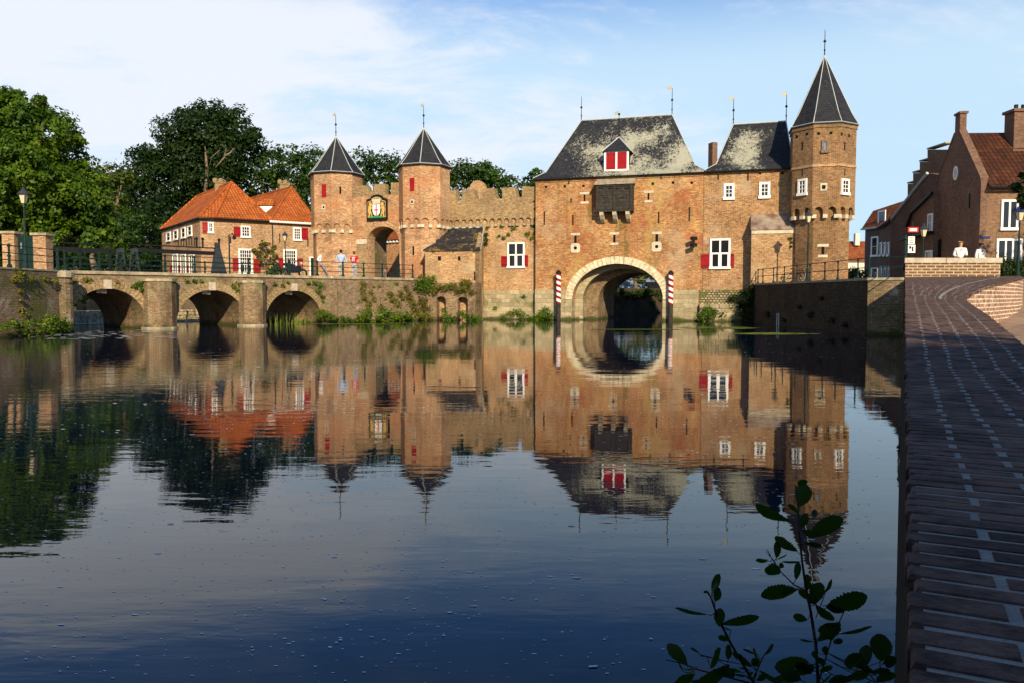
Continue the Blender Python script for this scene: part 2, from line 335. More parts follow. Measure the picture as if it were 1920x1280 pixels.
def leaf_obj(name, pos, nrm, size, mat, parent=None, base=None, **kw):
    pos = np.asarray(pos)
    b = np.array(base_of(parent)) if parent is not None else (np.array(base) if base is not None else np.array([pos[:, 0].mean(), pos[:, 1].mean(), pos[:, 2].min()]))
    me = leaf_mesh(name, pos-b, nrm, size, mat); o = bpy.data.objects.new(name, me); col.objects.link(o)
    if parent is not None: o.parent = parent
    else: o.location = b; tag(o, **kw)
    return o
def lobes_leaves(lobes, size, dens=1.0, flat=.75, clump=.62):
    P = []; N = []
    for (c, r) in lobes:
        c = np.array(c); m = max(8, int(9*r*r*dens))
        u = RNG.normal(size=(m, 3)); u /= np.linalg.norm(u, axis=1, keepdims=True); u[:, 2] *= .9
        cc = c+u*r*RNG.uniform(.62, 1.05, (m, 1)); cr = clump*RNG.uniform(.6, 1.25, m)*min(1.0, .35+r*.3)
        k = max(10, int(2.6*dens*(clump/size)**2*3))
        g = RNG.normal(size=(m, k, 3)); g /= np.linalg.norm(g, axis=2, keepdims=True); g *= RNG.uniform(.5, 1.1, (m, k, 1)); 
        p = cc[:, None, :]+g*cr[:, None, None]*np.array([1.15, 1.15, flat])
        nn = g*.8+u[:, None, :]*.5+np.array([0, 0, .55])+RNG.normal(size=(m, k, 3))*.55
        P.append(p.reshape(-1, 3)); N.append(nn.reshape(-1, 3))
    return np.concatenate(P), np.concatenate(N)
def tree(name, Y, blobs, mat, label, cat='tree', group=None, size=.30, dens=1.0, trunk=None, bark='bark', ground=2.7, ry=.8, clump=.62, limbs=True):
    """blobs: (px x, px y, px radius, depth offset)"""
    lobes = []
    for bl in blobs:
        x, y, r = bl[:3]; dy = bl[3] if len(bl) > 3 else 0
        p = at(x, y, Y+dy); lobes.append((p, r*(Y+dy)/FPX))
    cx = trunk if trunk is not None else sum(b[0] for b in blobs)/len(blobs)
    base = Vector(((cx-960)/FPX*Y, Y, ground))
    rt = root(name, base, label, cat, group)
    P, N = lobes_leaves(lobes, size, dens, clump=clump)
    leaf_obj('crown', P, N, size, mat, rt)
    top = max(l[0].z for l in lobes); g = Geo(); rr = .22+.02*(top-ground)
    zt = ground+(top-ground)*.75
    g.tube([base, base+Vector((.1, 0, (zt-ground)*.3)), base+Vector((-.15, .1, (zt-ground)*.65)), base+Vector((0, 0, zt-ground))], [rr, rr*.8, rr*.55, rr*.2], 8)
    if limbs:
        for (p, r) in lobes:
            z0 = ground+(zt-ground)*random.uniform(.35, .7); s0 = Vector((base.x, base.y, z0)); mid = (s0*.5+Vector(p)*.5)+Vector((0, 0, -.3))
            g.tube([s0, mid, Vector(p)+Vector((0, 0, r*.3))], [rr*.45, rr*.3, .04], 6)
    g.build('trunk', M[bark], rt, smooth=True)
    return rt
def bush(name, lobes, mat, label, cat='bush', size=.14, dens=2.2, clump=.22, group=None):
    P = []; N = []
    for (c, r) in lobes:
        k = int(9*dens*(r/size)**2)+20; g = RNG.normal(size=(k, 3)); g /= np.linalg.norm(g, axis=1, keepdims=True); q = RNG.uniform(.35, 1.15, (k, 1))*r*(1+.3*np.sin(g[:, :1]*7+c[0]*3)*np.cos(g[:, 2:]*6))
        P.append(np.array(c)+g*q*np.array([1.1, 1, .85])); N.append(g+np.array([0, 0, .5])+RNG.normal(size=(k, 3))*.6)
    P = np.concatenate(P); N = np.concatenate(N)
    return leaf_obj(name, P, N, size, M[mat], None, None, label=label, cat=cat, group=group)
# ------------------------------------------------------------------ builders
def arch_curve(sl, sr, zs, zc, n=18, zb=None, pointed=False):
    """left foot up over the crown to right foot"""
    c = (sl+sr)/2; r = (sr-sl)/2; pts = []
    if zb is not None: pts.append((sl, zb))
    for i in range(n+1):
        t = math.pi*(1-i/n); pts.append((c+r*math.cos(t), zs+(zc-zs)*math.sin(t)))
    if zb is not None: pts.append((sr, zb))
    return pts
def notched(w0, w1, zb, ztop, arches, top=None):
    """outline of a wall from w0 to w1 with arch notches in its foot; top = list of (s,z) from right to left"""
    pts = [(w0, zb)]
    for a in arches: pts += arch_curve(*a[:4], zb=zb, n=(a[4] if len(a) > 4 else 18))
    pts.append((w1, zb)); pts += (top if top else [(w1, ztop), (w0, ztop)])
    return pts
def window(fr, x0, x1, y0, y1, parent, nx=2, ny=3, d=0.0, fw=.10, mw=.035, mat='white', cross=False, gl='glass', depth=.09, label=None):
    s0, s1, z0, z1 = fr.rect(x0, x1, y0, y1, d)
    return window_m(fr, s0, s1, z0, z1, parent, nx, ny, d, fw, mw, mat, cross, gl, depth, label)
def window_m(fr, s0, s1, z0, z1, parent, nx=2, ny=3, d=0.0, fw=.10, mw=.035, mat='white', cross=False, gl='glass', depth=.09, label=None):
    g = Geo(); D = d+depth
    g.box(fr, s0, s0+fw, z0, z1, d, D).box(fr, s1-fw, s1, z0, z1, d, D).box(fr, s0+fw, s1-fw, z1-fw, z1, d, D).box(fr, s0-.04, s1+.04, z0-.05, z0+fw*.9, d, D+.05)
    iw = s1-s0-2*fw; ih = z1-z0-2*fw; a = s0+fw; b = z0+fw
    if cross:
        g.box(fr, a+iw/2-fw*.45, a+iw/2+fw*.45, b, b+ih, d, D-.004); g.box(fr, a, a+iw, b+ih*.47, b+ih*.47+fw*.9, d, D-.008)
        for k in (0, 1):
            q = a+k*(iw/2+fw*.4)
            g.box(fr, q+fw*.0, q+fw*.45, b, b+ih*.47, d, D-.012).box(fr, q+iw/2-fw*.9, q+iw/2-fw*.45, b, b+ih*.47, d, D-.012)
    for i in range(1, nx): g.box(fr, a+iw*i/nx-mw/2, a+iw*i/nx+mw/2, b, b+ih, d, D-.02)
    for j in range(1, ny): g.box(fr, a, a+iw, b+ih*j/ny-mw/2, b+ih*j/ny+mw/2, d, D-.023)
    o = g.build('window', M[mat], parent, **({'label': label} if label else {}))
    Geo().box(fr, a-.01, a+iw+.01, b-.01, b+ih+.01, d+.004, D-.05).build('pane', M[gl], o)
    if cross:
        l = Geo(); n = 7
        for k in (0, 1):
            q = a+k*(iw/2+fw*.45)
            for i in range(1, 5): l.box(fr, q+(iw/2-fw*.45)*i/5-.008, q+(iw/2-fw*.45)*i/5+.008, b, b+ih, D-.05, D-.03)
        for j in range(1, 14): l.box(fr, a, a+iw, b+ih*j/14-.007, b+ih*j/14+.007, D-.05, D-.033)
        l.build('lead_grid', M['iron'], o)
    return o
def shutter(fr, x0, x1, y0, y1, parent, d=0.0, ang=0.0):
    s0, s1, z0, z1 = fr.rect(x0, x1, y0, y1, d); g = Geo(); dd = d+.035
    g.box(fr, s0, s1, z0, z1, dd, dd+.04)
    o = g.build('shutter', M['red'], parent)
    h = Geo(); 
    for q in (.14, .84): h.box(fr, s0+.02, s1-.02, z0+(z1-z0)*q, z0+(z1-z0)*q+.035, dd+.04, dd+.052)
    h.build('hinge_strap', M['iron'], o)
    return o
def slit(fr, xs, y0, y1, parent, w=.12, stone=True, round_y=None, d=0.0):
    s, z1 = fr.px(xs, y0, d); z0 = fr.px(xs, y1, d)[1]
    if stone:
        g = Geo(); g.box(fr, s-.33, s+.33, z1, z1+.16, d-.05, d+.02)
        if round_y is None: g.box(fr, s-.28, s+.28, z0-.16, z0, d-.05, d+.02)
        else:
            zr = fr.px(xs, round_y, d)[1]; c = Geo()
            # square stone with a round hole
            n = 16; o_ = []; i_ = []
            for k in range(n):
                t = 2*math.pi*(k+.5)/n; q = max(abs(math.cos(t)), abs(math.sin(t))); o_.append((s+.33*math.cos(t)/q, zr+.33*math.sin(t)/q)); i_.append((s+.12*math.cos(t), zr+.12*math.sin(t)))
            for dd in (d+.03,):
                vs = [fr.P(*p, dd) for p in o_]+[fr.P(*p, dd) for p in i_]+[fr.P(*p, d) for p in o_]+[fr.P(*p, d+.005) for p in i_]
                fs = [(k, (k+1) % n, n+(k+1) % n, n+k) for k in range(n)]+[(2*n+k, 2*n+(k+1) % n, (k+1) % n, k) for k in range(n)]+[(n+k, n+(k+1) % n, 3*n+(k+1) % n, 3*n+k) for k in range(n)]
                g.add(vs, fs)
            Geo().prism(fr, i_, d-.03, d+.006).build('round_hole', M['black'], parent)
        g.each('loophole_stone', M['stone_pale'], parent)
    Geo().box(fr, s-w/2, s+w/2, z0, z1, d-.03, d+.008).build('loophole', M['black'], parent)
def anchors(fr, lst, parent, d=0.0):
    for (x, y0, y1) in lst:
        g = Geo(); s, z1 = fr.px(x, y0, d); z0 = fr.px(x, y1, d)[1]; g.box(fr, s-.035, s+.035, z0, z1, d, d+.06); g.box(fr, s-.05, s+.05, z1, z1+.06, d, d+.05)
        g.build('wall_anchor', M['iron'], parent)
def holes(fr, lst, parent, d=0.0, w=.17):
    g = Geo()
    for (x, y) in lst:
        s, z = fr.px(x, y, d); g.box(fr, s-w/2, s+w/2, z-w/2, z+w/2, d-.05, d+.007)
    g.each('putlog_hole', M['black'], parent)
def oct_pts(c, r, phi, n=8):
    """corner angles measured from the direction towards the camera, growing to the right"""
    c = Vector((c[0], c[1], 0)); v = (-c).normalized(); rt = Vector((-v.y, v.x, 0))
    return [c+(v*math.cos(R(phi+360/n*k))+rt*math.sin(R(phi+360/n*k)))*r for k in range(n)]
def frieze(fr, w, ztop, zspring, n, d, parent, g, st, ga=None):
    """blind arcade on corbels: n arches over width w, standing d proud"""
    aw = w/n; pts = [(0, zspring)]
    for k in range(n):
        a = k*aw+aw*.16; b = (k+1)*aw-aw*.16; c = (a+b)/2
        pts += [(a, zspring), (a, zspring+.12)]+[(c+(a-c)*math.cos(math.pi*q/8), zspring+.12+math.sin(math.pi*q/8)*aw*.48) for q in range(1, 8)]+[(b, zspring+.12), (b, zspring)]
    pts += [(w, zspring), (w, ztop), (0, ztop)]
    g.prism(fr, pts, -.02, d)
    for k in range(n+1):
        c = min(max(k*aw, .09), w-.09); st.box(fr, c-.12, c+.12, zspring-.2, zspring, -.02, d+.03)
def tower_roof(c, r, phi, z0, z1, parent, mat='slate', flare=.22, n=8):
    base = oct_pts(c, r*1.0, phi, n); mid = oct_pts(c, r*(1-flare), phi, n); C = Vector((c[0], c[1], 0)); H = z1-z0
    g = Geo(); a = [p+Vector((0, 0, z0)) for p in base]; u = [p+Vector((0, 0, z0-.10)) for p in base]; m = [p+Vector((0, 0, z0+H*flare*.83)) for p in mid]; ap = C+Vector((0, 0, z1))
    g.add(u+a+m+[ap], [(i, (i+1) % n, n+(i+1) % n, n+i) for i in range(n)]+[(n+i, n+(i+1) % n, 2*n+(i+1) % n, 2*n+i) for i in range(n)]+[(2*n+i, 2*n+(i+1) % n, 3*n) for i in range(n)]+[tuple(range(n-1, -1, -1))])
    o = g.build('roof', M[mat], parent)
    l = Geo()
    for i in range(n): l.tube([a[i], m[i], ap], [.03, .028, .025], 5)
    for i in range(n): l.tube([a[i], a[(i+1) % n]], .028, 4)
    l.build('hip_flashing', M['lead'], o)
    return o, ap
def finial(p, h, parent, vane=0, ball=.55):
    g = Geo(); p = Vector(p); g.tube([p-Vector((0, 0, .2)), p+Vector((0, 0, h))], [.035, .016], 6); g.ball(p+Vector((0, 0, h*ball)), .09, 8); g.ball(p+Vector((0, 0, h*.2)), .06, 8)
    o = g.build('finial', M['iron'], parent)
    if vane:
        t = Vector((.96, -.28, 0))*vane; q = p+Vector((0, 0, h)); z = Vector((0, 0, 1)); y = Vector((.28, .96, 0))*.012
        out = [q+z*.16+t*.05, q+t*.05-z*.10, q+t*.22-z*.05, q+t*.36-z*.10, q+t*.30+z*.02, q+t*.42+z*.09, q+t*.26+z*.06, q+t*.16+z*.13]
        a = [v-y for v in out]; b = [v+y for v in out]; n = len(out)
        Geo().add(a+b, [tuple(range(n)), tuple(range(2*n-1, n-1, -1))]+[(i, (i+1) % n, n+(i+1) % n, n+i) for i in range(n)]).build('weather_vane', M['gold'], o)
    return o
# ------------------------------------------------------------------ plan frames
MF = Frame((1.66, 56.0), (12.67, 52.7)); MW = MF.w
BF = Frame((-21.3, 38.0), (-6.6, 55.0))
CF = Frame((-5.18, 59.0), (1.72, 56.55))
GF = Frame((-13.6, 60.3), (-6.5, 57.8))
EAVE = 9.92
# ================================================================== WATER GATEHOUSE
gate = root('water_gatehouse', (7.2, 54.3, 0), 'big brick water gatehouse over the river arch, with a lichened slate roof and red dormer', 'gatehouse')
sl = MF.px(1073, 545)[0]; sr = MF.px(1243, 560)[0]; ZS = 1.45; ZC = MF.px(1157, 495)[1]
g = Geo()
g.prism(MF, notched(0, MW, -1, EAVE, [(sl, sr, ZS, ZC, 26)]), 0, -1.0)
g.build('front_wall', M['brick_gate'], gate)
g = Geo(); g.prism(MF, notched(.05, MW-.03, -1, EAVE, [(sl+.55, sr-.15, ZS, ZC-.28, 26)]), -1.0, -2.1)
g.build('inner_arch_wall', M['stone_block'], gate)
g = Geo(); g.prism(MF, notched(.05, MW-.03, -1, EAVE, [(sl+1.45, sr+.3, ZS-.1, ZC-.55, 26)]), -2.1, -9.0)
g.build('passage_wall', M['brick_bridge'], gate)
# voussoirs
g = Geo(); n = 35; c = (sl+sr)/2; r = (sr-sl)/2; hz = ZC-ZS; rw = .50
for i in range(n):
    a0 = math.pi*(1-(i+.04)/n); a1 = math.pi*(1-(i+.96)/n); pr = .05+random.uniform(0, .02)
    q = [(c+(r)*math.cos(a0), ZS+hz*math.sin(a0)), (c+(r+rw)*math.cos(a0), ZS+(hz+rw)*math.sin(a0)), (c+(r+rw)*math.cos(a1), ZS+(hz+rw)*math.sin(a1)), (c+r*math.cos(a1), ZS+hz*math.sin(a1))]
    g.prism(MF, q, -.25, pr)
g.build('arch_ring', M['voussoir'], gate)
# stone foot left and right of the arch
g = Geo(); zt = MF.px(1030, 543)[1]
g.box(MF, -.02, sl-rw-.03, -1, zt, -.2, .06); g.box(MF, sl-rw-.03, sl+.012, -1, ZS-.03, -1.04, .12)
g.box(MF, sr+rw+.03, MW-.25, -1, zt-.05, -.2, .06); g.box(MF, sr-.012, sr+rw+.03, -1, ZS-.03, -1.04, .12)
g.each('stone_plinth', M['stone_block'], gate)
# roof
def hip_roof(fr, s0, s1, dep, zE, zR, rs0, rs1, parent, mat, ov=.16, flare=.75, fz=.50):
    O = ov; g = Geo(); mid = -dep/2
    e = [(s0-O, O), (s1+O, O), (s1+O, -dep-O), (s0-O, -dep-O)]
    f = [(s0-O+flare, O-flare), (s1+O-flare, O-flare), (s1+O-flare, -dep-O+flare), (s0-O+flare, -dep-O+flare)]
    E = [fr.P(a, zE, d) for a, d in e]; U = [fr.P(a, zE-.12, d) for a, d in e]; F = [fr.P(a, zE+fz, d) for a, d in f]; A = fr.P(rs0, zR, mid); B = fr.P(rs1, zR, mid)
    g.add(U+E+F+[A, B], [(3, 2, 1, 0)]+[(i, (i+1) % 4, 4+(i+1) % 4, 4+i) for i in range(4)]+[(4+i, 4+(i+1) % 4, 8+(i+1) % 4, 8+i) for i in range(4)]+[(8, 9, 13, 12), (9, 10, 13), (10, 11, 12, 13), (11, 8, 12)])
    o = g.build('roof', M[mat], parent)
    l = Geo()
    for i, t in ((0, A), (1, B), (2, B), (3, A)): l.tube([E[i], F[i], t], .035, 5)
    l.tube([A, B], .055, 6); l.build('hip_flashing', M['lead'], o)
    gt = Geo(); gt.tube([U[0]+fr.n*.05, U[1]+fr.n*.05], .055, 6); gt.build('gutter', M['iron'], o)
    return o, A, B
DEP = 9.0
ra, zr0 = MF.px(1090, 227, -DEP/2); rb, zr1 = MF.px(1260, 215, -DEP/2); ZR = (zr0+zr1)/2
roof, A_, B_ = hip_roof(MF, 0, MW, DEP, EAVE, ZR, ra, rb, gate, 'slate_main')
finial(A_, 1.75, roof); finial(B_, 1.9, roof, vane=-1)
# cornice
Geo().box(MF, -.01, MW+.01, EAVE-.30, EAVE-.13, 0, .06).build('cornice', M['brick_gate'], gate)
# dormer
d0 = -.42; s0, s1, z0, z1 = MF.rect(1133, 1179, 283, 321, d0); zt = MF.px(1156, 284, d0)[1]; zb = MF.px(1156, 321, d0)[1]
dm = Geo().box(MF, s0+.03, s1-.03, zb-.4, zt, d0, -2.6).build('dormer', M['slate'], gate)
g = Geo(); g.box(MF, s0, s0+.13, zb, zt, d0, d0+.06).box(MF, s1-.13, s1, zb, zt, d0, d0+.06).box(MF, s0+.13, s1-.13, zb, zb+.10, d0, d0+.07).box(MF, s0+.13, s1-.13, zt-.07, zt, d0, d0+.06)
cm = (s0+s1)/2; g.box(MF, cm-.06, cm+.06, zb+.1, zt-.07, d0, d0+.063); g.build('dormer_frame', M['white'], dm)
for a, b in ((s0+.13, cm-.06), (cm+.06, s1-.13)):
    g = Geo(); nb = 4
    for k in range(nb): g.box(MF, a+(b-a)*k/nb+.004, a+(b-a)*(k+1)/nb-.004, zb+.1, zt-.07, d0, d0+.035)
    g.box(MF, a, b, zb+.16, zb+.20, d0+.035, d0+.05); g.box(MF, a, b, zt-.2, zt-.16, d0+.035, d0+.05)
    g.build('hatch_door', M['red'], dm)
g = Geo(); za = MF.px(1160, 257, d0-.9)[1]; ap = MF.P(cm, za, d0-1.0); ap2 = MF.P(cm, za, -3.4)
q = [MF.P(s0-.16, zt-.02, d0+.16), MF.P(s1+.16, zt-.02, d0+.16), MF.P(s1+.16, zt-.02, -2.9), MF.P(s0-.16, zt-.02, -2.9)]
g.add(q+[ap, ap2], [(0, 1, 4), (1, 2, 5, 4), (3, 0, 4, 5), (2, 3, 5), (3, 2, 1, 0)]); g.build('dormer_roof', M['slate'], dm)
g = Geo(); g.tube([q[0], ap], .045, 5).tube([q[1], ap], .045, 5).tube([ap, ap2], .045, 5); g.build('dormer_flashing', M['lead'], dm)
finial(ap, 1.65, dm, vane=-.9, ball=.95)
# wooden hoarding box
D = .85; s0, s1, z0, z1 = MF.rect(1118, 1186, 346, 393, D)
hb = root('wooden_hoarding', MF.P((s0+s1)/2, z0, .4), 'tarred wooden machicolation box jutting from the gatehouse wall under the red dormer', 'hoarding box')
g = Geo(); nb = 7
for k in range(nb):
    zz = z0+(z1-z0)*k/nb; g.box(MF, s0+.02, s1-.02, zz, zz+(z1-z0)/nb-.012, .0, D-.05)
g.build('boarding', M['darkwood'], hb)
g = Geo()
for a in (s0, (s0+s1)/2-.08, s1-.16): g.box(MF, a, a+.16, z0-.12, z1, D-.05, D+.03)
g.box(MF, s0, s1, z0-.14, z0-.02, .02, D+.02); g.box(MF, s0, s1, z1-.12, z1-.01, D-.05, D+.025); g.build('timber_frame', M['darkwood'], hb)
g = Geo(); zt = MF.px(1154, 337, .0)[1]
g.add([MF.P(s0-.12, z1, D+.12), MF.P(s1+.12, z1, D+.12), MF.P(s1+.12, zt, 0.01), MF.P(s0-.12, zt, 0.01), MF.P(s0-.12, z1+.05, D+.12), MF.P(s1+.12, z1+.05, D+.12), MF.P(s1+.12, zt+.06, 0.01), MF.P(s0-.12, zt+.06, 0.01)], [(0, 1, 2, 3), (4, 5, 6, 7), (0, 1, 5, 4), (1, 2, 6, 5), (3, 0, 4, 7), (2, 3, 7, 6)])
g.build('sloping_roof', M['coping'], hb)
g = Geo()
for k in (.14, .5, .86):
    a = s0+(s1-s0)*k; q = [(0, -.85), (.2, -.80), (.5, -.62), (.78, -.35), (.86, -.12), (0, -.12)]
    for dd in (0,):
        m_ = len(q); va = [MF.P(a-.13, z0+z_, d_) for d_, z_ in q]; vb = [MF.P(a+.13, z0+z_, d_) for d_, z_ in q]
        g.add(va+vb, [tuple(range(m_)), tuple(range(2*m_-1, m_-1, -1))]+[(i, (i+1) % m_, m_+(i+1) % m_, m_+i) for i in range(m_)])
    g2 = g.build('corbel', M['stone_pale'], hb); g = Geo()
hh = Geo()
for a, z in ((1127, 354), (1145, 354), (1157, 354), (1175, 354), (1135, 371), (1165, 371)):
    s, zz = MF.px(a, z, D); hh.box(MF, s-.15, s+.15, zz-.02, zz+.025, D-.05, D-.03)
hh.each('viewing_slot', M['black'], hb)
# openings and irons
holes(MF, [(1024, 351), (1059, 350), (1094, 349), (1188, 346.5), (1224, 345), (1262, 343), (1297, 343)], gate)
slit(MF, 1096, 365, 378, gate); slit(MF, 1216, 362.5, 375.5, gate)
slit(MF, 1079, 442, 458, gate, round_y=465.5, w=.16); slit(MF, 1152, 440.5, 455.5, gate, w=.16); slit(MF, 1231.5, 439.5, 455, gate, round_y=463, w=.18)
anchors(MF, [(1021, 399, 422), (1074.5, 405, 422), (1235.5, 399, 419), (1293, 391, 415), (1067, 334, 345), (1071, 374, 380), (1240, 325, 336)], gate)
# flood lights
sf, zf = MF.px(1302, 450)
fl = root('flood_light', MF.P(sf, zf-.5, .1), 'twin black floodlights on the right edge of the gatehouse wall above a red shutter', 'floodlight')
g = Geo(); g.box(MF, sf-.03, sf+.03, zf-.5, zf+.1, 0, .5); g.build('bracket', M['iron'], fl)
for dz in (.05, -.38): Geo().cube(MF.P(sf, zf+dz, .6), .42, .22, .22, .5).build('lamp_head', M['iron'], fl)
# drain pipe / seam
# ================================================================== WING
s_w0 = MW+.02; s_w1 = MF.px(1488, 400)[0]
wing = root('gatehouse_wing', MF.P((s_w0+s_w1)/2, 0, -1), 'lower brick wing with a lichened slate hip roof between the gatehouse and the tall tower', 'building')
W2 = EAVE+.02
Geo().box(MF, s_w0, s_w1+1.4, .0-1, W2, .0-.03, -6.6).build('wall', M['brick_wing'], wing)
ra, za = MF.px(1375, 233, -3.3); rb, zb = MF.px(1474, 228.5, -3.3)
wroof, A2, B2 = hip_roof(MF, s_w0+.15, s_w1+.5, 6.6, W2, (za+zb)/2, ra, rb, wing, 'slate_wing')
finial(A2, 1.75, wroof, vane=-.8); finial(B2, 1.8, wroof, vane=-.8)
Geo().box(MF, s_w0, s_w1+.3, W2-.28, W2-.12, -.03, .03).build('cornice', M['brick_wing'], wing)
window(MF, 1357, 1377, 345, 374, wing, 2, 3, d=-.03, fw=.15, label='left small six-pane window'); window(MF, 1423.5, 1444, 342, 371.5, wing, 2, 3, d=-.03, fw=.15, label='right small six-pane window')
window(MF, 1331, 1369.5, 448, 503.5, wing, 1, 1, d=-.03, fw=.12, cross=True)
shutter(MF, 1314.5, 1330.5, 477, 503, wing, d=-.03); shutter(MF, 1370, 1376.5, 476, 502, wing, d=-.03)
holes(MF, [(1327, 327), (1348, 326), (1387, 325), (1425, 325), (1467, 325), (1304, 343)][0:5], wing, d=-.03)
anchors(MF, [(1347, 330, 336), (1403, 327, 339)], wing, d=-.03)
g = Geo(); zt = MF.px(1360, 544)[1]; zl = MF.px(1360, 575)[1]
g.box(MF, s_w0-.2, MF.px(1404, 560)[0], -1, zt, -.1, .05); g.build('rubble_foot', M['stone_rubble'], wing)
g = Geo(); a = MF.px(1312, 575)[0]; b = MF.px(1386, 575)[0]
for k in range(4):
    u = a+(b-a)*k/4; g.box(MF, u+.02, a+(b-a)*(k+1)/4-.02, zl-.12, zl+.16, .0, .42)
g.box(MF, a, b+.2, -1, zl-.13, .0, .38); g.build('stone_ledge', M['stone_block'], wing)
# chimney behind
p = at(1336.5, 290, 60); ch = Geo().cube((p.x, p.y, 11.0), .42, .6, 4.3, .3); ch.build('chimney', M['brick_dark'], wing)
# ================================================================== PORCH with copper roof
PO = .9; s0 = MF.px(1408.5, 470, PO)[0]; s1 = MF.px(1500, 470, PO)[0]; ze = MF.px(1450, 429, PO)[1]; zr = MF.px(1450, 402, 0)[1]; QZ = 2.45
porch = root('porch', MF.P((s0+s1)/2, QZ, .5), 'brick lean-to porch with a brown copper roof between the wing and the tall tower', 'porch')
Geo().box(MF, s0, s1, QZ-.3, ze, .0, PO).build('wall', M['brick_curtain'], porch)
g = Geo(); o = .10
g.add([MF.P(s0-.05, ze, PO+o), MF.P(s1+.1, ze, PO+o), MF.P(s1-.65, zr, -.02), MF.P(s0-.05, zr, -.02), MF.P(s0-.05, ze-.08, PO+o), MF.P(s1+.1, ze-.08, PO+o), MF.P(s1-.65, zr-.2, -.02), MF.P(s0-.05, zr-.2, -.02), MF.P(s1+.1, ze-.08, -.02), MF.P(s1+.1, ze, -.02)],
      [(0, 1, 2, 3), (4, 5, 1, 0), (3, 0, 4, 7), (1, 9, 2), (5, 8, 9, 1), (4, 7, 6, 8, 5)])
g.build('roof', M['copper'], porch)
Geo().box(MF, s0, s1, ze-.32, ze-.1, PO, PO+.05).build('cornice', M['stone_pale'], porch)
slit(MF, 1498, 482, 500, porch, w=.12, d=PO)
# ================================================================== TALL TOWER (right)
TY = 50.2; TC = (at(1543, 240, TY).x, TY)
tower = root('stair_tower', (TC[0], TC[1], QZ), 'tall octagonal brick tower with steep pointed slate roof, right of the wing', 'tower')
def tower_body(c, r, phi, zg, zf, zt, root_, mat, narch, dlow=.26, zs=None):
    up = oct_pts(c, r, phi); lo = oct_pts(c, r-dlow, phi)
    Geo().plan(up, zf+.75, zt).build('upper_wall', M[mat], root_)
    Geo().plan(lo, zg, zf+.8).build('lower_wall', M[mat], root_)
    fr = [Frame(up[i], up[(i+1) % 8]) for i in range(8)]; lf = [Frame(lo[i], lo[(i+1) % 8]) for i in range(8)]
    g = Geo(); st = Geo()
    for i in range(8):
        f = fr[i]
        if f.n.dot((f.o-Vector((c[0], c[1], 0)))) < 0: f.n = -f.n
        if lf[i].n.dot((lf[i].o-Vector((c[0], c[1], 0)))) < 0: lf[i].n = -lf[i].n
        aw = f.w/narch; pts = [(0, zf)]
        for k in range(narch):
            a = k*aw+aw*.17; b = (k+1)*aw-aw*.17; cc = (a+b)/2
            pts += [(a, zf), (a, zf+.15)]+[(cc+(a-cc)*math.cos(math.pi*q/8), zf+.15+math.sin(math.pi*q/8)*aw*.42) for q in range(1, 8)]+[(b, zf+.15), (b, zf)]
        pts += [(f.w, zf), (f.w, zf+.75), (0, zf+.75)]
        g.prism(f, pts, -dlow*.9, 0)
        for k in range(narch+1):
            q = min(max(k*aw, .13), f.w-.13); wv = .13; st.prism(f, [(q-wv, zf-.22), (q+wv, zf-.22), (q+wv, zf), (q-wv, zf)], -dlow, .02)
    g.build('corbel_arcade', M[mat], root_); st.each('corbel', M['stone_pale'], root_)
    return fr, lf
ZE = at(1550, 229, TY-1.9).z; zf = at(1550, 402, TY-1.9).z
tf, tl = tower_body(TC, 2.0, -15, QZ-.2, zf, ZE, tower, 'brick_tower', 2, .30)
apz = at(1542, 104, TY).z
o, ap = tower_roof(TC, 2.11, -15, ZE, apz, tower, flare=.2); finial(ap, 1.55, o)
# centre facet = between corner -15 and 30 -> index 0 ; right facet index 1 ; left facet index 7
cf, rf, lf_ = tf[0], tf[1], tf[7]
window(cf, 1540.5, 1553, 263, 286, tower, 1, 1, fw=.11, mat='bark', gl='glasspale', label='brown wooden top window')
window(lf_, 1497, 1513.5, 336, 366, tower, 2, 3, fw=.13, label='white window on the left side of the tower'); window(rf, 1576.5, 1591, 336, 365, tower, 2, 3, fw=.12, label='white window on the right side of the tower')
g = Geo(); s0, s1, z0, z1 = cf.rect(1538, 1551, 344, 358); g.box(cf, s0, s1, z0, z1, 0, .04).build('square_stone', M['stone_pale'], tower); Geo().box(cf, (s0+s1)/2-.1, (s0+s1)/2+.1, z0+.1, z1-.12, .02, .06).build('small_opening', M['black'], tower)
holes(cf, [(1535, 251), (1558, 250)], tower); holes(lf_, [(1494, 257), (1513, 252)], tower); holes(rf, [(1578, 252), (1592, 255)], tower)
for f, x in ((lf_, 1504.5), (rf, 1584)):
    slit(f, x, 267, 282, tower, w=.10, stone=False); slit(f, x, 318, 330, tower, w=.08, stone=False)
slit(tl[0], 1543, 463, 478, tower, w=.16)
g = Geo()
up = oct_pts(TC, 2.05, -15); g.plan(up, at(1550, 312, TY-1.9).z, at(1550, 308, TY-1.9).z+.02); g.build('string_course', M['brick_curtain'], tower)
up = oct_pts(TC, 2.06, -15); g = Geo(); g.plan(up, ZE-.3, ZE-.12); g.build('cornice', M['brick_tower'], tower)
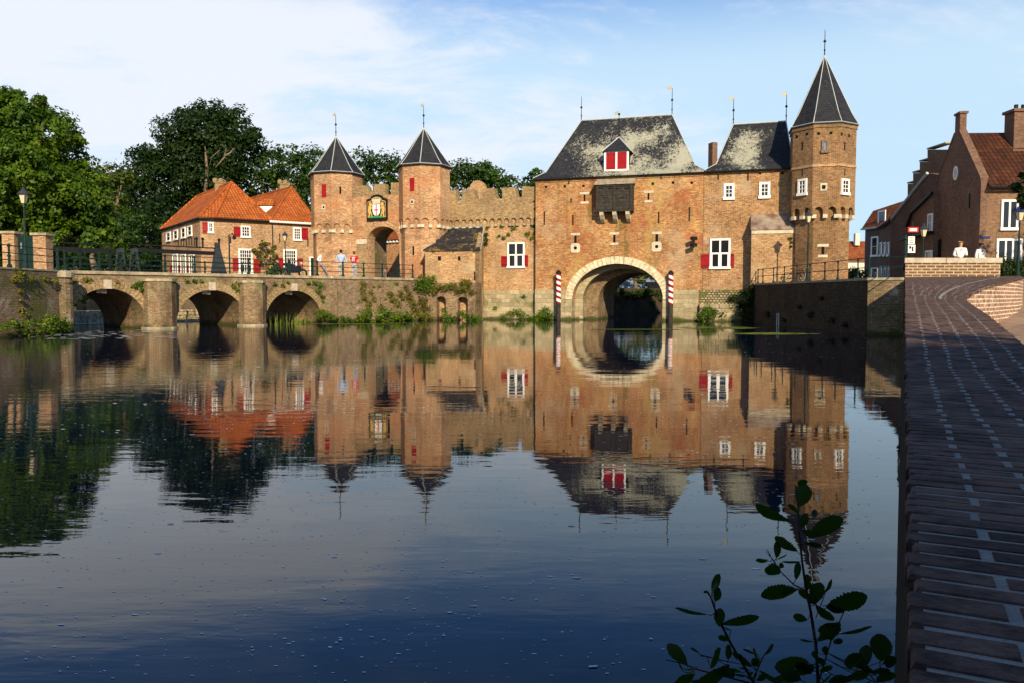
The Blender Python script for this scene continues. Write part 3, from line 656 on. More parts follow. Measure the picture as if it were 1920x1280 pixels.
# ================================================================== LAND GATE: two towers + gate wall
def small_tower(px, Y, ys_eave, y_apex, y_fr, phi, label, win, hip=51, body=48):
    c = (at(px, ys_eave+20, Y).x, Y); r = body/FPX*Y; rt = root('gate_tower', (c[0], c[1], 2.7), label, 'tower', 'octagonal towers of the land gate')
    ze = at(px, ys_eave, Y-r*.9).z; zf_ = at(px, y_fr, Y-r*.9).z; za = at(px, y_apex, Y).z
    fr, lo = tower_body(c, r, phi, 1.5, zf_, ze, rt, 'brick_left_tower', 2, .14)
    o, ap = tower_roof(c, r*1.09, phi, ze, za, rt, flare=.2); finial(ap, 1.6, o, vane=-.7)
    return rt, fr, lo, c, r
t1, f1, l1, c1, r1 = small_tower(631, 61, 322, 256, 431, -11, 'octagonal brick gate tower with pointed slate roof directly behind the three standing people', None)
t2, f2, l2, c2, r2 = small_tower(795, 58.5, 307, 240, 421, -8, 'octagonal brick tower with pointed roof between the coat of arms and the curtain wall', None)
def small_shutter(f, x0, x1, y0, y1, p):
    s0, s1, z0, z1 = f.rect(x0, x1, y0, y1); Geo().box(f, s0, s1, z0, z1, 0, .05).build('shutter', M['red'], p)
small_shutter(f1[7], 604, 611.5, 346, 370, t1); slit(f1[0], 638, 350, 364, t1, stone=False, w=.14)
small_shutter(f2[7], 769, 777, 334, 358, t2)
def small_stone(f, x, y, p):
    s, z = f.px(x, y); Geo().box(f, s-.16, s+.16, z-.18, z+.18, 0, .03).build('square_stone', M['stone_pale'], p); Geo().box(f, s-.07, s+.07, z-.08, z+.08, .01, .04).build('small_opening', M['black'], p)
small_stone(f1[7], 607, 389, t1); small_stone(f2[7], 773, 379, t2); slit(l2[7], 775, 462, 479, t2, stone=False, w=.14)
# gate wall
gw = root('gate_wall', GF.P(3.6, 2.7, 0), 'brick gate wall with round-headed passage, crenellated, between the two octagonal towers', 'gate')
ga0, ga1 = GF.px(689, 480)[0], GF.px(749, 480)[0]; gzc = GF.px(720, 425)[1]; gzs = GF.px(720, 453)[1]
def GZ(x, y): return GF.px(x, y)
top = []
edges = [(770, 343), (733, 343), (733, 365), (722.5, 364), (722, 345), (700, 346), (701, 360), (693, 360), (688, 348), (640, 349)]
for e in edges: top.append(GF.px(*e))
w0 = GF.px(640, 400)[0]; w1 = GF.px(770, 400)[0]
pts = [(w0, 1.5)]+arch_curve(ga0, ga1, gzs, gzc, 16, zb=1.5)+[(w1, 1.5)]+top
zc_ = min(p[1] for p in top)-.05
g = Geo(); g.prism(GF, [(w0, 1.5)]+arch_curve(ga0, ga1, gzs, gzc, 16, zb=1.5)+[(w1, 1.5), (w1, zc_), (w0, zc_)], 0, -1.1)
g.build('wall', M['brick_left_tower'], gw)
g = Geo(); g.prism(GF, [(w0+.02, 1.5)]+arch_curve(ga0-.12, ga1+.3, gzs, gzc+.15, 16, zb=1.5)+[(w1-.02, 1.5), (w1-.02, zc_-.1), (w0+.02, zc_-.1)], -1.1, -3.2)
g.build('passage_wall', M['brick_quay'], gw)  # darker brick than the front stands in for shade inside the passage
g = Geo(); g.prism(GF, [(w0, zc_)]+[(w1, zc_)]+top, 0, -.5); g.build('battlement', M['brick_weathered'], gw)
g = Geo()
c = (ga0+ga1)/2; r = (ga1-ga0)/2; n = 17
for i in range(n):
    a0 = math.pi*(1-(i+.03)/n); a1 = math.pi*(1-(i+.97)/n); hz = gzc-gzs; rw = .5
    g.prism(GF, [(c+r*math.cos(a0), gzs+hz*math.sin(a0)), (c+(r+rw)*math.cos(a0), gzs+(hz+rw)*math.sin(a0)), (c+(r+rw)*math.cos(a1), gzs+(hz+rw)*math.sin(a1)), (c+r*math.cos(a1), gzs+hz*math.sin(a1))], -.1, .05)
g.build('arch_ring', M['brick_curtain'], gw)
g = Geo(); zz = GF.px(675, 452)[1]; g.box(GF, ga0-.95, ga0-.02, zz-.25, zz+.1, -.1, .07); g.build('impost_stone', M['stone_pale'], gw)
g = Geo(); g.box(GF, ga0-.9, ga0-.004, 1.5, zz-.25, -.1, .03); g.build('pilaster', M['brick_weathered'], gw)
# coat of arms
CA = Frame(GF.P(0, 0, .12).xy, GF.P(8, 0, .12).xy)
s0, s1, z0, z1 = CA.rect(688, 726, 366, 414); cm = (s0+s1)/2; W_ = s1-s0; H_ = z1-z0
ca = root('coat_of_arms', CA.P(cm, z0, 0), 'black arched board with crowned white shield, red cross and two gold lions above the passage', 'coat of arms')
def cpoly(pts, d0, d1, name, mat, par=None):
    return Geo().prism(CA, [(cm+x*W_/2, z0+y*H_) for x, y in pts], d0, d1).build(name, M[mat], par or ca)
def boardshape(k):
    pts = [(-k, 1-k-.0), (k, 1-k), (k, .78*k+.03)]+[(k-.06*math.sin(t*math.pi/8), .78*k+.03+.05*(1-math.cos(t*math.pi/8))) for t in range(1, 4)]
    pts += [(.58*k, .86*k+.03)]+[(.58*k*math.cos(math.pi*q/10), .86*k+.03+.13*math.sin(math.pi*q/10)) for q in range(1, 10)]+[(-.58*k, .86*k+.03), (-k, .80*k+.03)]
    return pts
cpoly(boardshape(1.0), -.1, .06, 'board', 'board'); cpoly(boardshape(.88), .03, .075, 'gold_edge', 'yellowpaint'); cpoly(boardshape(.845), .03, .085, 'field', 'board')
cpoly([(-.36, .62), (-.36, .35), (-.30, .26), (-.15, .20), (0, .18), (.15, .20), (.30, .26), (.36, .35), (.36, .62)], .05, .12, 'shield', 'white')
g = Geo()
for a, b, c_, d_ in ((-.05, .05, .19, .61), (-.22, -.05, .385, .43), (.05, .22, .385, .43)): g.prism(CA, [(cm+a*W_/2, z0+c_*H_), (cm+b*W_/2, z0+c_*H_), (cm+b*W_/2, z0+d_*H_), (cm+a*W_/2, z0+d_*H_)], .1, .135)
g.build('red_cross', M['redcross'], ca)
cr = [(-.34, .64), (.34, .64), (.46, .85), (.36, .80), (.28, .87), (.18, .80), (.09, .88), (0, .81), (-.09, .88), (-.18, .80), (-.28, .87), (-.36, .80), (-.46, .85)]
cpoly(cr, .05, .13, 'crown', 'stone_pale')
lion = [(.40, .62), (.48, .70), (.62, .72), (.74, .66), (.70, .58), (.78, .50), (.80, .36), (.74, .26), (.80, .14), (.66, .12), (.64, .24), (.56, .28), (.52, .16), (.40, .14), (.44, .26), (.54, .38), (.50, .48), (.38, .44), (.38, .50), (.50, .54)]
tail = [(.76, .34), (.80, .44), (.76, .56), (.82, .62), (.80, .50), (.82, .40)]
for s in (1, -1):
    l = cpoly([(s*x, y) for x, y in lion], .05, .12, 'lion', 'yellowpaint'); cpoly([(s*x, y) for x, y in tail], .05, .11, 'lion_tail', 'gold', l)
cpoly([(-.78, .10), (.78, .10), (.70, .17), (.4, .15), (.16, .20), (-.16, .20), (-.4, .15), (-.70, .17)], .05, .10, 'green_mound', 'greenpaint')
# ================================================================== CURTAIN WALL
cw = root('curtain_wall', CF.P(CF.w/2, 0, 0), 'crenellated brick curtain wall with blind arcade between the gate tower and the gatehouse', 'wall')
zf = CF.px(915, 421)[1]; zcr = CF.px(915, 375)[1]
mer = [(1003, 350), (980, 350.5), (980, 370), (970, 371), (966, 352), (943, 353), (943, 373), (932, 374), (927, 353), (906, 355), (906, 374), (894, 375), (889, 355), (868.5, 356), (868.5, 376), (857, 377), (856, 357), (826, 359)]
top = [CF.px(*e) for e in mer]; a, b = CF.px(826, 400)[0], CF.w+.3
top[0] = (b, top[0][1])
Geo().prism(CF, [(a, zf+.65), (b, zf+.65)]+top, .16, -.55).build('battlement', M['brick_weathered'], cw)
Geo().box(CF, a, b, -1, zf+.7, 0, -1.2).build('wall', M['brick_curtain'], cw)
g = Geo(); st = Geo(); n = 14; aw = (b-a)/n; pts = [(a, zf)]
for k in range(n):
    q0 = a+k*aw+aw*.15; q1 = a+(k+1)*aw-aw*.15; cc = (q0+q1)/2; hw = (q1-q0)/2
    pts += [(q0, zf), (q0, zf+.12)]+[(cc-hw*math.cos(math.pi*q/10), zf+.12+(math.sin(math.pi*q/10)**.8)*hw*1.35) for q in range(1, 10)]+[(q1, zf+.12), (q1, zf)]
for k in range(n+1): st.box(CF, a+k*aw-.1, a+k*aw+.1, zf-.18, zf, 0, .19)
g.prism(CF, pts+[(b, zf), (b, zf+.65), (a, zf+.65)], -.01, .16); g.build('corbel_arcade', M['brick_weathered'], cw); st.each('corbel', M['coping'], cw)
window(CF, 952, 984, 455, 502, cw, 1, 1, fw=.11, cross=True)
shutter(CF, 940.5, 951.5, 481, 500, cw); shutter(CF, 984, 990.5, 479, 500, cw)
g = Geo(); zt = CF.px(950, 545)[1]; q0 = CF.px(905, 560)[0]; g.box(CF, q0, CF.w+.2, -1, zt, -.1, .10); g.box(CF, q0, CF.w-.1, -1, .45, .1, .55); g.each('stone_plinth', M['stone_block'], cw)
p = at(896, 360, 62); pf = Frame((p.x-.65, 62), (p.x+.65, 61.8)); zt = at(896, 339, 62).z
Geo().prism(pf, [(0, 7), (1.3, 7)]+[(.65+.65*math.cos(math.pi*q/12), zt-.65+.65*math.sin(math.pi*q/12)) for q in range(0, 13)], 0, -.6).build('round_topped_chimney', M['brick_curtain'], cw)
# cctv-like lamp on curtain wall
# ================================================================== LEAN-TO on the river
LT = Frame((at(797, 500, 55.0).x, 55.0), (at(899, 500, 54.4).x, 54.4))
lt = root('lean_to_house', (-4.2, 54.7, 0), 'small brick lean-to with a gold-lichened slate roof below the curtain wall', 'building')
ze = LT.px(850, 468)[1]; g = Geo()
A0 = LT.o.xy; A1 = LT.P(LT.w, 0).xy; B1 = Vector(CF.P(CF.px(906, 470)[0], 0, -.1).xy); B0 = Vector(CF.P(CF.px(806, 470)[0], 0, -.1).xy)
na0, na1, nb0, nb1 = [LT.px(x, 580)[0] for x in (818.5, 836, 858.5, 877)]; zc = LT.px(850, 556)[1]; zs_ = LT.px(850, 563)[1]
front = notched(-2.2, LT.w, -1, 2.6, [(na0, na1, zs_, zc, 10), (nb0, nb1, zs_, zc-.03, 10)], None)
Geo().prism(LT, front, 0, -.8).build('niche_wall', M['brick_bridge'], lt)
Geo().box(LT, -2.2, LT.w-.02, -1, 2.5, -.8, -1.4).build('niche_back', M['brick_curtain'], lt)
Geo().prism(LT, [(0, 2.6), (LT.w, 2.6), (LT.w, ze), (0, ze)], 0, -.8).build('wall', M['brick_curtain'], lt)
zr = CF.px(870, 428)[1]
ra_ = CF.P(CF.px(831, 428)[0], zr, 0.02); rb_ = CF.P(CF.px(907, 425)[0], zr, 0.02)
g = Geo(); g.add([Vector((*A1, -1)), Vector((*B1, -1)), Vector((B1.x, B1.y, zr-.05)), LT.P(LT.w, ze, 0), LT.P(LT.w-.3, -1, 0), LT.P(LT.w-.3, ze, 0), Vector((B1.x-.3, B1.y, zr-.05)), Vector((B1.x-.3, B1.y, -1))],
      [(0, 1, 2, 3), (4, 5, 6, 7), (0, 3, 5, 4), (3, 2, 6, 5), (1, 7, 6, 2)]); g.build('side_wall', M['brick_weathered'], lt)
e0 = LT.P(-.12, ze, .12); e1 = LT.P(LT.w+.1, ze, .12); m0 = e0.lerp(ra_, .45)-Vector((0, 0, .22)); m1 = e1.lerp(rb_, .45)-Vector((0, 0, .22)); dn = Vector((0, 0, -.1))
g = Geo(); g.add([e0, e1, m1, rb_, ra_, m0, e0+dn, e1+dn, m1+dn, rb_+dn, ra_+dn, m0+dn], [(0, 1, 2, 5), (5, 2, 3, 4), (6, 11, 8, 7), (11, 10, 9, 8), (0, 6, 7, 1), (1, 7, 8, 2), (2, 8, 9, 3), (0, 5, 11, 6), (5, 4, 10, 11), (3, 9, 10, 4)])
ro = g.build('roof', M['slate_gold'], lt); g = Geo(); g.tube([e0, m0, ra_], .04, 5).tube([ra_, rb_], .07, 5).tube([e1, m1, rb_], .03, 5); g.build('flashing', M['lead'], ro)
g = Geo(); 
tw = Vector((c2[0]+.2, c2[1]-r2*.8))
g.add([LT.P(-.0, 1, 0), Vector((tw.x, tw.y, 1)), Vector((tw.x, tw.y, ze)), LT.P(0, ze, 0), LT.P(.35, 1, -.5), Vector((tw.x+1, tw.y, 1)), ra_-Vector((0, 0, .15)), LT.P(.35, ze, -.5)], [(0, 1, 2, 3), (3, 2, 6, 7), (4, 5, 1, 0)]); g.build('left_wall', M['brick_curtain'], lt)
for x, w in ((824, .22), (861, .18)):
    s, z1 = LT.px(x, 481); z0 = LT.px(x, 489)[1]; Geo().box(LT, s-w/2, s+w/2, z0, z1, -.05, .008).build('small_opening', M['black'], lt)
anchors(LT, [(890, 511, 526), (812, 469, 474), (850, 469, 474), (889, 468, 474)], lt)
# ================================================================== striped poles
def pole(px, ybot, ytop, label):
    p = at(px, ybot, 54.9 if px < 1100 else 52.9); p.z = 0; zt = at(px, ytop, p.y).z; zm = at(px, ybot-28 if px < 1100 else ybot-26, p.y).z
    rt = root('mooring_pole', p, label, 'pole', 'striped mooring poles at the river arch')
    rr = .165; g = Geo(); g.lathe((p.x, p.y, -1), [(rr*.98, 0), (rr*.98, 1+zm)], 14).build('dark_foot', M['darkwood'], rt)
    for k, (mt, nm) in enumerate((('white', 'white_stripe'), ('red', 'red_stripe'))):
        g = Geo(); n = 14; H = zt-zm; step = .40; rows = int(H/.02)+1
        # helical band cells
        vs = {}; 
        NZ = 84
        def vid(i, j):
            t = 2*math.pi*(i % 28)/28; return p+Vector((rr*math.cos(t), rr*math.sin(t), zm+H*j/NZ-p.z))
        pts = []; fs = []
        for j in range(NZ):
            for i in range(28):
                ph = ((H*(j+.5)/NZ)/step+i/28.0) % 1.0
                if (ph < .5) == (k == 0):
                    b = len(pts); pts += [vid(i, j), vid(i+1, j), vid(i+1, j+1), vid(i, j+1)]; fs.append((b, b+1, b+2, b+3))
        g.add(pts, fs); me = g.build(nm, M[mt], rt, fix=False)
    Geo().lathe((p.x, p.y, zt), [(rr+.03, 0), (rr+.035, .10), (rr*.6, .22), (.02, .28)], 12).build('cap', M['iron'], rt)
pole(1047, 597, 514, 'red and white striped pole at the left side of the river arch'); pole(1257, 597, 515, 'red and white striped pole at the right side of the river arch')
DZ = 2.78
# ================================================================== BRIDGE
br = root('stone_bridge', BF.P(8, 0, -2.5), 'three-arched old brick bridge with stone coping at the left of the river', 'bridge')
b_e = BF.px(640, 520)[0]
A1 = [BF.px(124, 600)[0], BF.px(276, 600)[0], .15, BF.px(198, 541)[1], 22]
A2_ = [BF.px(330, 600)[0], BF.px(462, 600)[0], .15, BF.px(394, 544)[1], 22]
A3 = [BF.px(497, 600)[0], BF.px(603, 600)[0], .15, BF.px(548, 545)[1], 22]
Geo().prism(BF, notched(-.4, b_e, -1.5, DZ-.02, [A1, A2_, A3]), 0, -5.4).build('bridge_body', M['brick_bridge'], br)
for i, A in enumerate((A1, A2_, A3)):
    g = Geo(); c = (A[0]+A[1])/2; r = (A[1]-A[0])/2; hz = A[3]-A[2]; rw = .42; n = 34
    for k in range(n):
        a0 = math.pi*(1-(k+.06)/n); a1 = math.pi*(1-(k+.94)/n)
        g.prism(BF, [(c+r*math.cos(a0), A[2]+hz*math.sin(a0)), (c+(r+rw)*math.cos(a0), A[2]+(hz+rw)*math.sin(a0)), (c+(r+rw)*math.cos(a1), A[2]+(hz+rw)*math.sin(a1)), (c+r*math.cos(a1), A[2]+hz*math.sin(a1))], -.1, .035+random.uniform(0, .015))
    g.build('arch_ring', M['brick_weathered'], br)
    Geo().box(BF, c-.2, c+.2, A[3]-.02, A[3]+.42, -.1, .09).build('keystone', M['concrete'], br)
for (x0, x1, yc) in ((277, 331, 528), (457, 498, 531)):
    a, b = BF.px(x0, 600, .5)[0], BF.px(x1, 600, .5)[0]; z = BF.px((x0+x1)/2, yc, .6)[1]
    pl = [BF.P(a, 0, 0).xy, BF.P(a, 0, .55).xy, BF.P(a+.45, 0, .95).xy, BF.P(b-.45, 0, .95).xy, BF.P(b, 0, .55).xy, BF.P(b, 0, 0).xy]
    pr = Geo().plan(pl, -1.5, z).build('pier', M['brick_bridge'], br)
    cc = Vector((sum(p[0] for p in pl)/6, sum(p[1] for p in pl)/6)); Geo().plan([cc+(Vector(p)-cc)*1.1 for p in pl], z, z+.14).build('pier_cap', M['coping'], pr)
    Geo().plan([cc+(Vector(p)-cc)*1.12 for p in pl], -1.5, .10).build('pier_foot', M['coping'], pr)
Geo().box(BF, -.4, b_e, DZ-.015, DZ+.14, -.5, .09).build('coping', M['coping'], br)
Geo().box(BF, -.4, b_e, DZ-.015, DZ+.13, -5.5, -5.0).build('rear_coping', M['coping'], br)
Geo().box(BF, -.4, b_e, DZ-.012, DZ+.03, -5.0, -.5).build('road_surface', M['paving'], br)
# small white clearance plate above the arches
for A in (A1, A2_, A3): 
    c = (A[0]+A[1])/2-.15; Geo().box(BF, c-.24, c+.24, A[3]-.24, A[3]-.03, -.35, -.30).build('clearance_plate', M['concrete'], br)
# ================================================================== QUAY WALL under gate towers
qe = BF.w+.02
qw = root('quay_wall', BF.P((b_e+qe)/2, 0, 0), 'overgrown brick quay wall below the land gate, between bridge and lean-to', 'quay wall')
Geo().box(BF, b_e+.01, qe, -1.5, DZ-.02, .02, -1.0).build('wall', M['brick_bridge'], qw)
Geo().box(BF, b_e+.01, qe, DZ-.015, DZ+.14, -.45, .10).build('coping', M['coping'], qw)
g = Geo(); a, b = BF.px(630, 560)[0], BF.px(672, 560)[0]
g.prism(BF, [(a, -1), (b+.5, -1), (b, 2.3), (a+.1, 2.4)], .0, .14).build('repair_patch', M['brick_quay'], qw)
# left quay wall
LF = Frame((-21.1, 2.0), (-20.75, 36.2))
lw = root('quay_wall', (-21, 30, 0), 'dark weathered quay wall with white stains at the far left edge', 'quay wall')
Geo().box(LF, 0, LF.w, -1.5, 2.80, 0, -1.0).build('wall', M['brick_quay'], lw)
Geo().box(LF, 0, LF.w-.02, 2.80, 2.87, -.5, .03).build('coping', M['coping'], lw)
g = Geo(); g.lathe((-20.95, 36.7, -1.5), [(.52, 0), (.52, 3.7), (.47, 3.71), (.47, 3.78), (.52, 3.80), (.50, 4.05)], 14).build('corner_pillar', M['brick_quay'], lw)
Geo().lathe((-20.95, 36.7, 2.55), [(.6, 0), (.62, .22), (.5, .3)], 14).build('pillar_cap', M['coping'], lw)
# ================================================================== GROUND / WATER
def flat(name, pts, z, mat, th=0, **kw):
    return Geo().poly([Vector((p[0], p[1], z)) for p in pts]).build(name, M[mat], None, label=None, kind='structure', **kw)
inw = Vector((-BF.t.y, BF.t.x, 0)).xy   # away from the river, left-back
bl = Vector((-21.45, 37.6)); brp = BF.P(A3[1]+.0, 0, 0).xy
e1 = bl+inw*60; e2 = brp+inw*60
left_pts = [(-900, -60), (-21.6, -60), (-21.55, 36.7), tuple(bl), tuple(e1), tuple(e2), tuple(brp-inw*-.3), tuple(BF.P(BF.w, 0, -.5).xy), (-2.7, 55.4), (-2.6, 58.8), (1.9, 57.4),
            tuple(MF.P(1.2, 0, -.7).xy), tuple(MF.P(1.2, 0, -9).xy), tuple(MF.P(-12, 0, -11).xy), (2, 82), (30, 77), tuple(MF.P(MW+4, 0, -9).xy), tuple(MF.P(MW-.4, 0, -9).xy), tuple(MF.P(MW-.4, 0, -.5).xy), tuple(MF.P(s_w1-3.2, 0, -.5).xy), (15.9, 50.6), (15.85, 34.9), (17.2, 34.3), (19, 34.4), (60, 36), (900, 40), (900, 900), (-900, 900)]
flat('ground', left_pts, 2.42, 'soil')
# courtyard / quay surface on the left
yard = [(-21.1, 30), (-20.95, 36.9)]
flat('pavement', [(-21.9, 5), (-21.85, 37.5), (-24, 40), (-60, 60), (-60, 5)], 2.79, 'paving')
flat('quay_pavement', [tuple(BF.P(b_e-2.6, 0, -.4).xy), tuple(BF.P(BF.w, 0, -.4).xy), (-3, 56.5), (-3, 70), (-21, 72), tuple(BF.P(b_e-2.6, 0, -14).xy)], 2.80, 'paving')
flat('quay_path', [(15.7, 50.9), (15.7, 34.7), (17.1, 34.1), (40, 34), (40, 62), (21, 62)], 2.46, 'paving')
Geo().plan([tuple(BF.P(A3[1]-.02, 0, -5.3).xy), tuple(BF.P(A3[1]-.02, 0, -5.3).xy+inw*55), tuple(BF.P(A3[1]+.8, 0, -5.3).xy+inw*55), tuple(BF.P(A3[1]+.8, 0, -5.3).xy)], -1, 2.8).build('channel_wall', M['brick_quay'], None, label='stone embankment of the side channel behind the bridge, below the red-roofed houses', cat='wall')
Geo().plan([tuple(bl), tuple(bl+inw*58), tuple(bl+inw*58-BF.t.xy), tuple(bl-BF.t.xy)], -1, 1.3).build('river_bank', M['soil'], None, kind='structure')
# river
W = Geo(); W.poly([Vector(p) for p in ((-120, -80, 0), (60, -80, 0), (60, 110, 0), (-120, 110, 0))]); wo = W.build('river_water', M['water'], None, kind='structure')
bed = flat('river_bed', [(-125, -85), (65, -85), (65, 115), (-125, 115)], -1.6, 'soil')
# weir in the side channel
WD = -10.5
wr = root('weir', BF.P(4, 0, WD), 'low weir with white falling water seen through the bridge arches', 'weir')
wa, wb = -1.0, A3[1]
g = Geo(); g.prism(BF, [(wa, -.5), (wb, -.5), (wb, .74), (wa, .74)], WD, WD-.5); g.build('weir_wall', M['coping'], wr)
g = Geo(); n = 60
for k in range(n):
    a = wa+(wb-wa)*k/n; b = wa+(wb-wa)*(k+1)/n; j = random.uniform(-.05, .05)
    g.add([BF.P(a, .80, WD-.5), BF.P(b, .80, WD-.5), BF.P(b, .77, WD+.05), BF.P(a, .77, WD+.05), BF.P(b, .4, WD+.16+j), BF.P(a, .4, WD+.16+j), BF.P(b, -.02, WD+.5+j), BF.P(a, -.02, WD+.5+j)], [(0, 1, 2, 3), (3, 2, 4, 5), (5, 4, 6, 7)])
def fallmat():
    m = NT('falling_water'); pos = m.pos(); mp = m.n('ShaderNodeMapping'); m.set(mp, Vector=pos, Scale=(1, 1, .12))
    f = m.ramp(m.noise(mp.outputs[0], 7, 4, .7), .38, .62, 0, 1)
    return m.pbr(m.mix(f, (.13, .09, .03), (.42, .34, .18)), .4, m.bump(f, .5, .03), 0, .5)
M['fall'] = fallmat(); g.build('falling_water', M['fall'], wr)
g = Geo()
for k in range(420):
    a = random.uniform(wa, wb); d = WD+.4+abs(random.gauss(0, .55)); r = random.uniform(.05, .22); q = []
    for i in range(7):
        t = 2*math.pi*i/7; rr = r*random.uniform(.6, 1.1); q.append(BF.P(a+rr*math.cos(t)*1.6, .012+.00005*k, d+rr*.6*math.sin(t)))
    g.poly(q)
g.build('foam', M['foam'], wr, fix=False)
uw = Geo(); uw.poly([BF.P(wa-.2, .80, WD-.45), BF.P(wb, .80, WD-.45), BF.P(wb, .80, -66), BF.P(wa-.2, .80, -66)]); uw.build('upstream_water', M['water'], None, kind='structure')
for x in (128, 184, 220):
    pass
# timber sluice post seen through arch 1
g = Geo(); s, _ = BF.px(213, 580, -7); g.box(BF, s-.18, s+.18, -1, 2.5, -7.2, -6.8); g.build('sluice_post', M['brick_curtain'], None, label='rusty upright post in the water behind the first bridge arch', cat='post')
# ================================================================== sluice frames & lifting beams behind the bridge
def lattice(x0, x1, label):
    d = -5.9; s0, s1, z0, z1 = BF.rect(x0, x1, 467, 512, d); z0 = DZ-.3; cm_ = (s0+s1)/2; g = Geo(); wt = .14; s0, s1 = cm_-.36, cm_+.36
    for sg in (-1, 1):
        g.tube([BF.P(cm_+sg*(s1-s0)/2, z0, d), BF.P(cm_+sg*wt, z1, d)], .05, 5)
    N = 4
    for k in range(N):
        f0 = k/N; f1 = (k+1)/N; w0_ = (s1-s0)/2*(1-f0)+wt*f0; w1_ = (s1-s0)/2*(1-f1)+wt*f1; za = z0+(z1-z0)*f0; zb_ = z0+(z1-z0)*f1
        g.tube([BF.P(cm_-w0_, za, d), BF.P(cm_+w1_, zb_, d)], .018, 4); g.tube([BF.P(cm_+w0_, za, d), BF.P(cm_-w1_, zb_, d)], .018, 4); g.tube([BF.P(cm_-w1_, zb_, d), BF.P(cm_+w1_, zb_, d)], .02, 4)
    g.box(BF, cm_-.2, cm_+.2, z1-.2, z1, d-.05, d+.07)
    g.build('lattice_post', M['greysteel'], None, label=label, cat='sluice post', group='grey lattice posts behind the bridge railing')
lattice(218, 234, 'left one of the two grey steel lattice posts behind the bridge railing'); lattice(243, 261, 'right one of the two grey steel lattice posts behind the bridge railing')
sb = root('lifting_beam', BF.P(3, DZ, -6.2), 'long dark horizontal sluice beam left of the grey lattice posts, behind the bridge railing', 'beam')
def beam(x0, x1, y0, y1, d, par, nm='beam'):
    s0, z1 = BF.px(x0, y0, d); s1, z0 = BF.px(x1, y1, d); zt = BF.px((x0+x1)/2, y0, d)[1]; zb = BF.px((x0+x1)/2, y1, d)[1]
    return Geo().box(BF, s0, s1, zb, zt, d, d-.22).build(nm, M['iron'], par)
beam(88, 222, 465, 473, -6.2, sb); beam(88, 215, 456, 458, -6.2, sb, 'top_rail')
for x in (92, 150, 205):
    s, z = BF.px(x, 470, -6.25); Geo().box(BF, s-.05, s+.05, DZ-.4, z, -6.3, -6.2).build('support', M['iron'], sb)
sb2 = root('lifting_beam', BF.P(12, DZ, -6.2), 'long dark horizontal sluice beam in front of the house with the orange hip roof', 'beam')
beam(258, 405, 469, 476, -6.2, sb2); beam(243, 405, 461, 463, -6.2, sb2, 'top_rail')
s, zt = BF.px(408, 456, -6.2); g = Geo(); g.prism(BF, [(s-.55, DZ-.3), (s+.75, DZ-.3), (s+.12, zt-.2), (s-.12, zt-.2)], -6.15, -6.35); g.box(BF, s-.12, s+.05, zt-.25, zt+.0, -6.1, -6.4); g.build('stand', M['greysteel'], sb2)
g = Geo()
for q in (-1.4, -1.0, .1):
    g.tube([BF.P(s+q, zt-.35, -6.2), BF.P(s+q, zt+.15, -6.2)], .06, 6); g.ball(BF.P(s+q, zt+.2, -6.2), .10, 8)
g.build('winding_gear', M['iron'], sb2)
# ================================================================== FENCES
def post_profile(g, p, h, r=.045):
    g.lathe(p, [(r*2.3, 0), (r*2.3, .10), (r*1.2, .18), (r*1.1, h*.45), (r*1.8, h*.48), (r*1.8, h*.52), (r, h*.56), (r, h*.86), (r*1.6, h*.89), (r*1.5, h*.95), (r*.6, h*1.0)], 8)
def fence(label, posts, h, rails=(.33, .62, .93), rr=.022, group=None, pr=.045, cat='railing'):
    """posts: list of 3D points"""
    rt = root('railing', posts[0], label, cat, group); gp = Geo(); post_profile(gp, posts[0], h, pr); po = gp.build('post', M['green'], rt, smooth=False)
    for p in posts[1:]:
        c = po.copy(); col.objects.link(c); c.parent = rt; c.location = Vector(p)-Vector(posts[0])
    for q in rails: Geo().tube([Vector(p)+Vector((0, 0, h*q)) for p in posts], rr, 6).build('rail', M['green'], rt)
    return rt
bridge_posts = [BF.P(BF.px(x, 510, -.22)[0], DZ+.12, -.22) for x in (122, 187, 310, 365, 466, 542, 595, 643, 682, 717, 749)]+[BF.P(BF.w-.2, DZ+.12, -.22)]
fence('green iron railing along the front edge of the bridge and the land gate quay', bridge_posts, .98)
fence('green iron railing at the far left, in front of the brick gate piers', [LF.P(LF.px(x, 505, -.25)[0], 2.86, -.25) for x in (-60, 18, 108)]+[Vector((-20.9, 36.5, 2.86))], 1.02)
fence('green iron railing along the rear edge of the bridge', [BF.P(s, DZ+.1, -5.2) for s in (-.3, 2.2, 4.7, 7.2, 9.7, 12.2, 14.7)], .95)
qf = [(15.72, y) for y in (50.6, 49.6, 47.6, 45.7, 43.7, 41.8, 39.8, 38.2, 36.0, 34.85)]
fence('plain green iron railing along the dark quay wall at the foot of the tall tower', [Vector((x, y, QZ)) for x, y in qf]+[Vector((16.85, 34.0, QZ))]+[Vector((16.85-.4955*k*2.6, 34.0-k*2.6, QZ-.02*k)) for k in range(1, 6)], .95, rails=(.52, .97), pr=.030)
# ================================================================== dark quay wall on the right
rq = root('quay_wall', (15.6, 42, 0), 'tall dark mossy brick quay wall below the railing at the foot of the tall tower', 'quay wall')
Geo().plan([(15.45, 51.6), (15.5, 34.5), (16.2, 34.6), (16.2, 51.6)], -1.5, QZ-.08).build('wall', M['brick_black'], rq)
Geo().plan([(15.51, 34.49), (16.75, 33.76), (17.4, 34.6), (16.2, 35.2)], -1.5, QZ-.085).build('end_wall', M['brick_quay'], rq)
Geo().plan([(15.41, 51.6), (15.46, 34.46), (16.8, 33.70), (17.2, 34.2), (15.95, 34.95), (15.9, 51.6)], QZ-.08, QZ+.03).build('coping', M['coping'], rq)
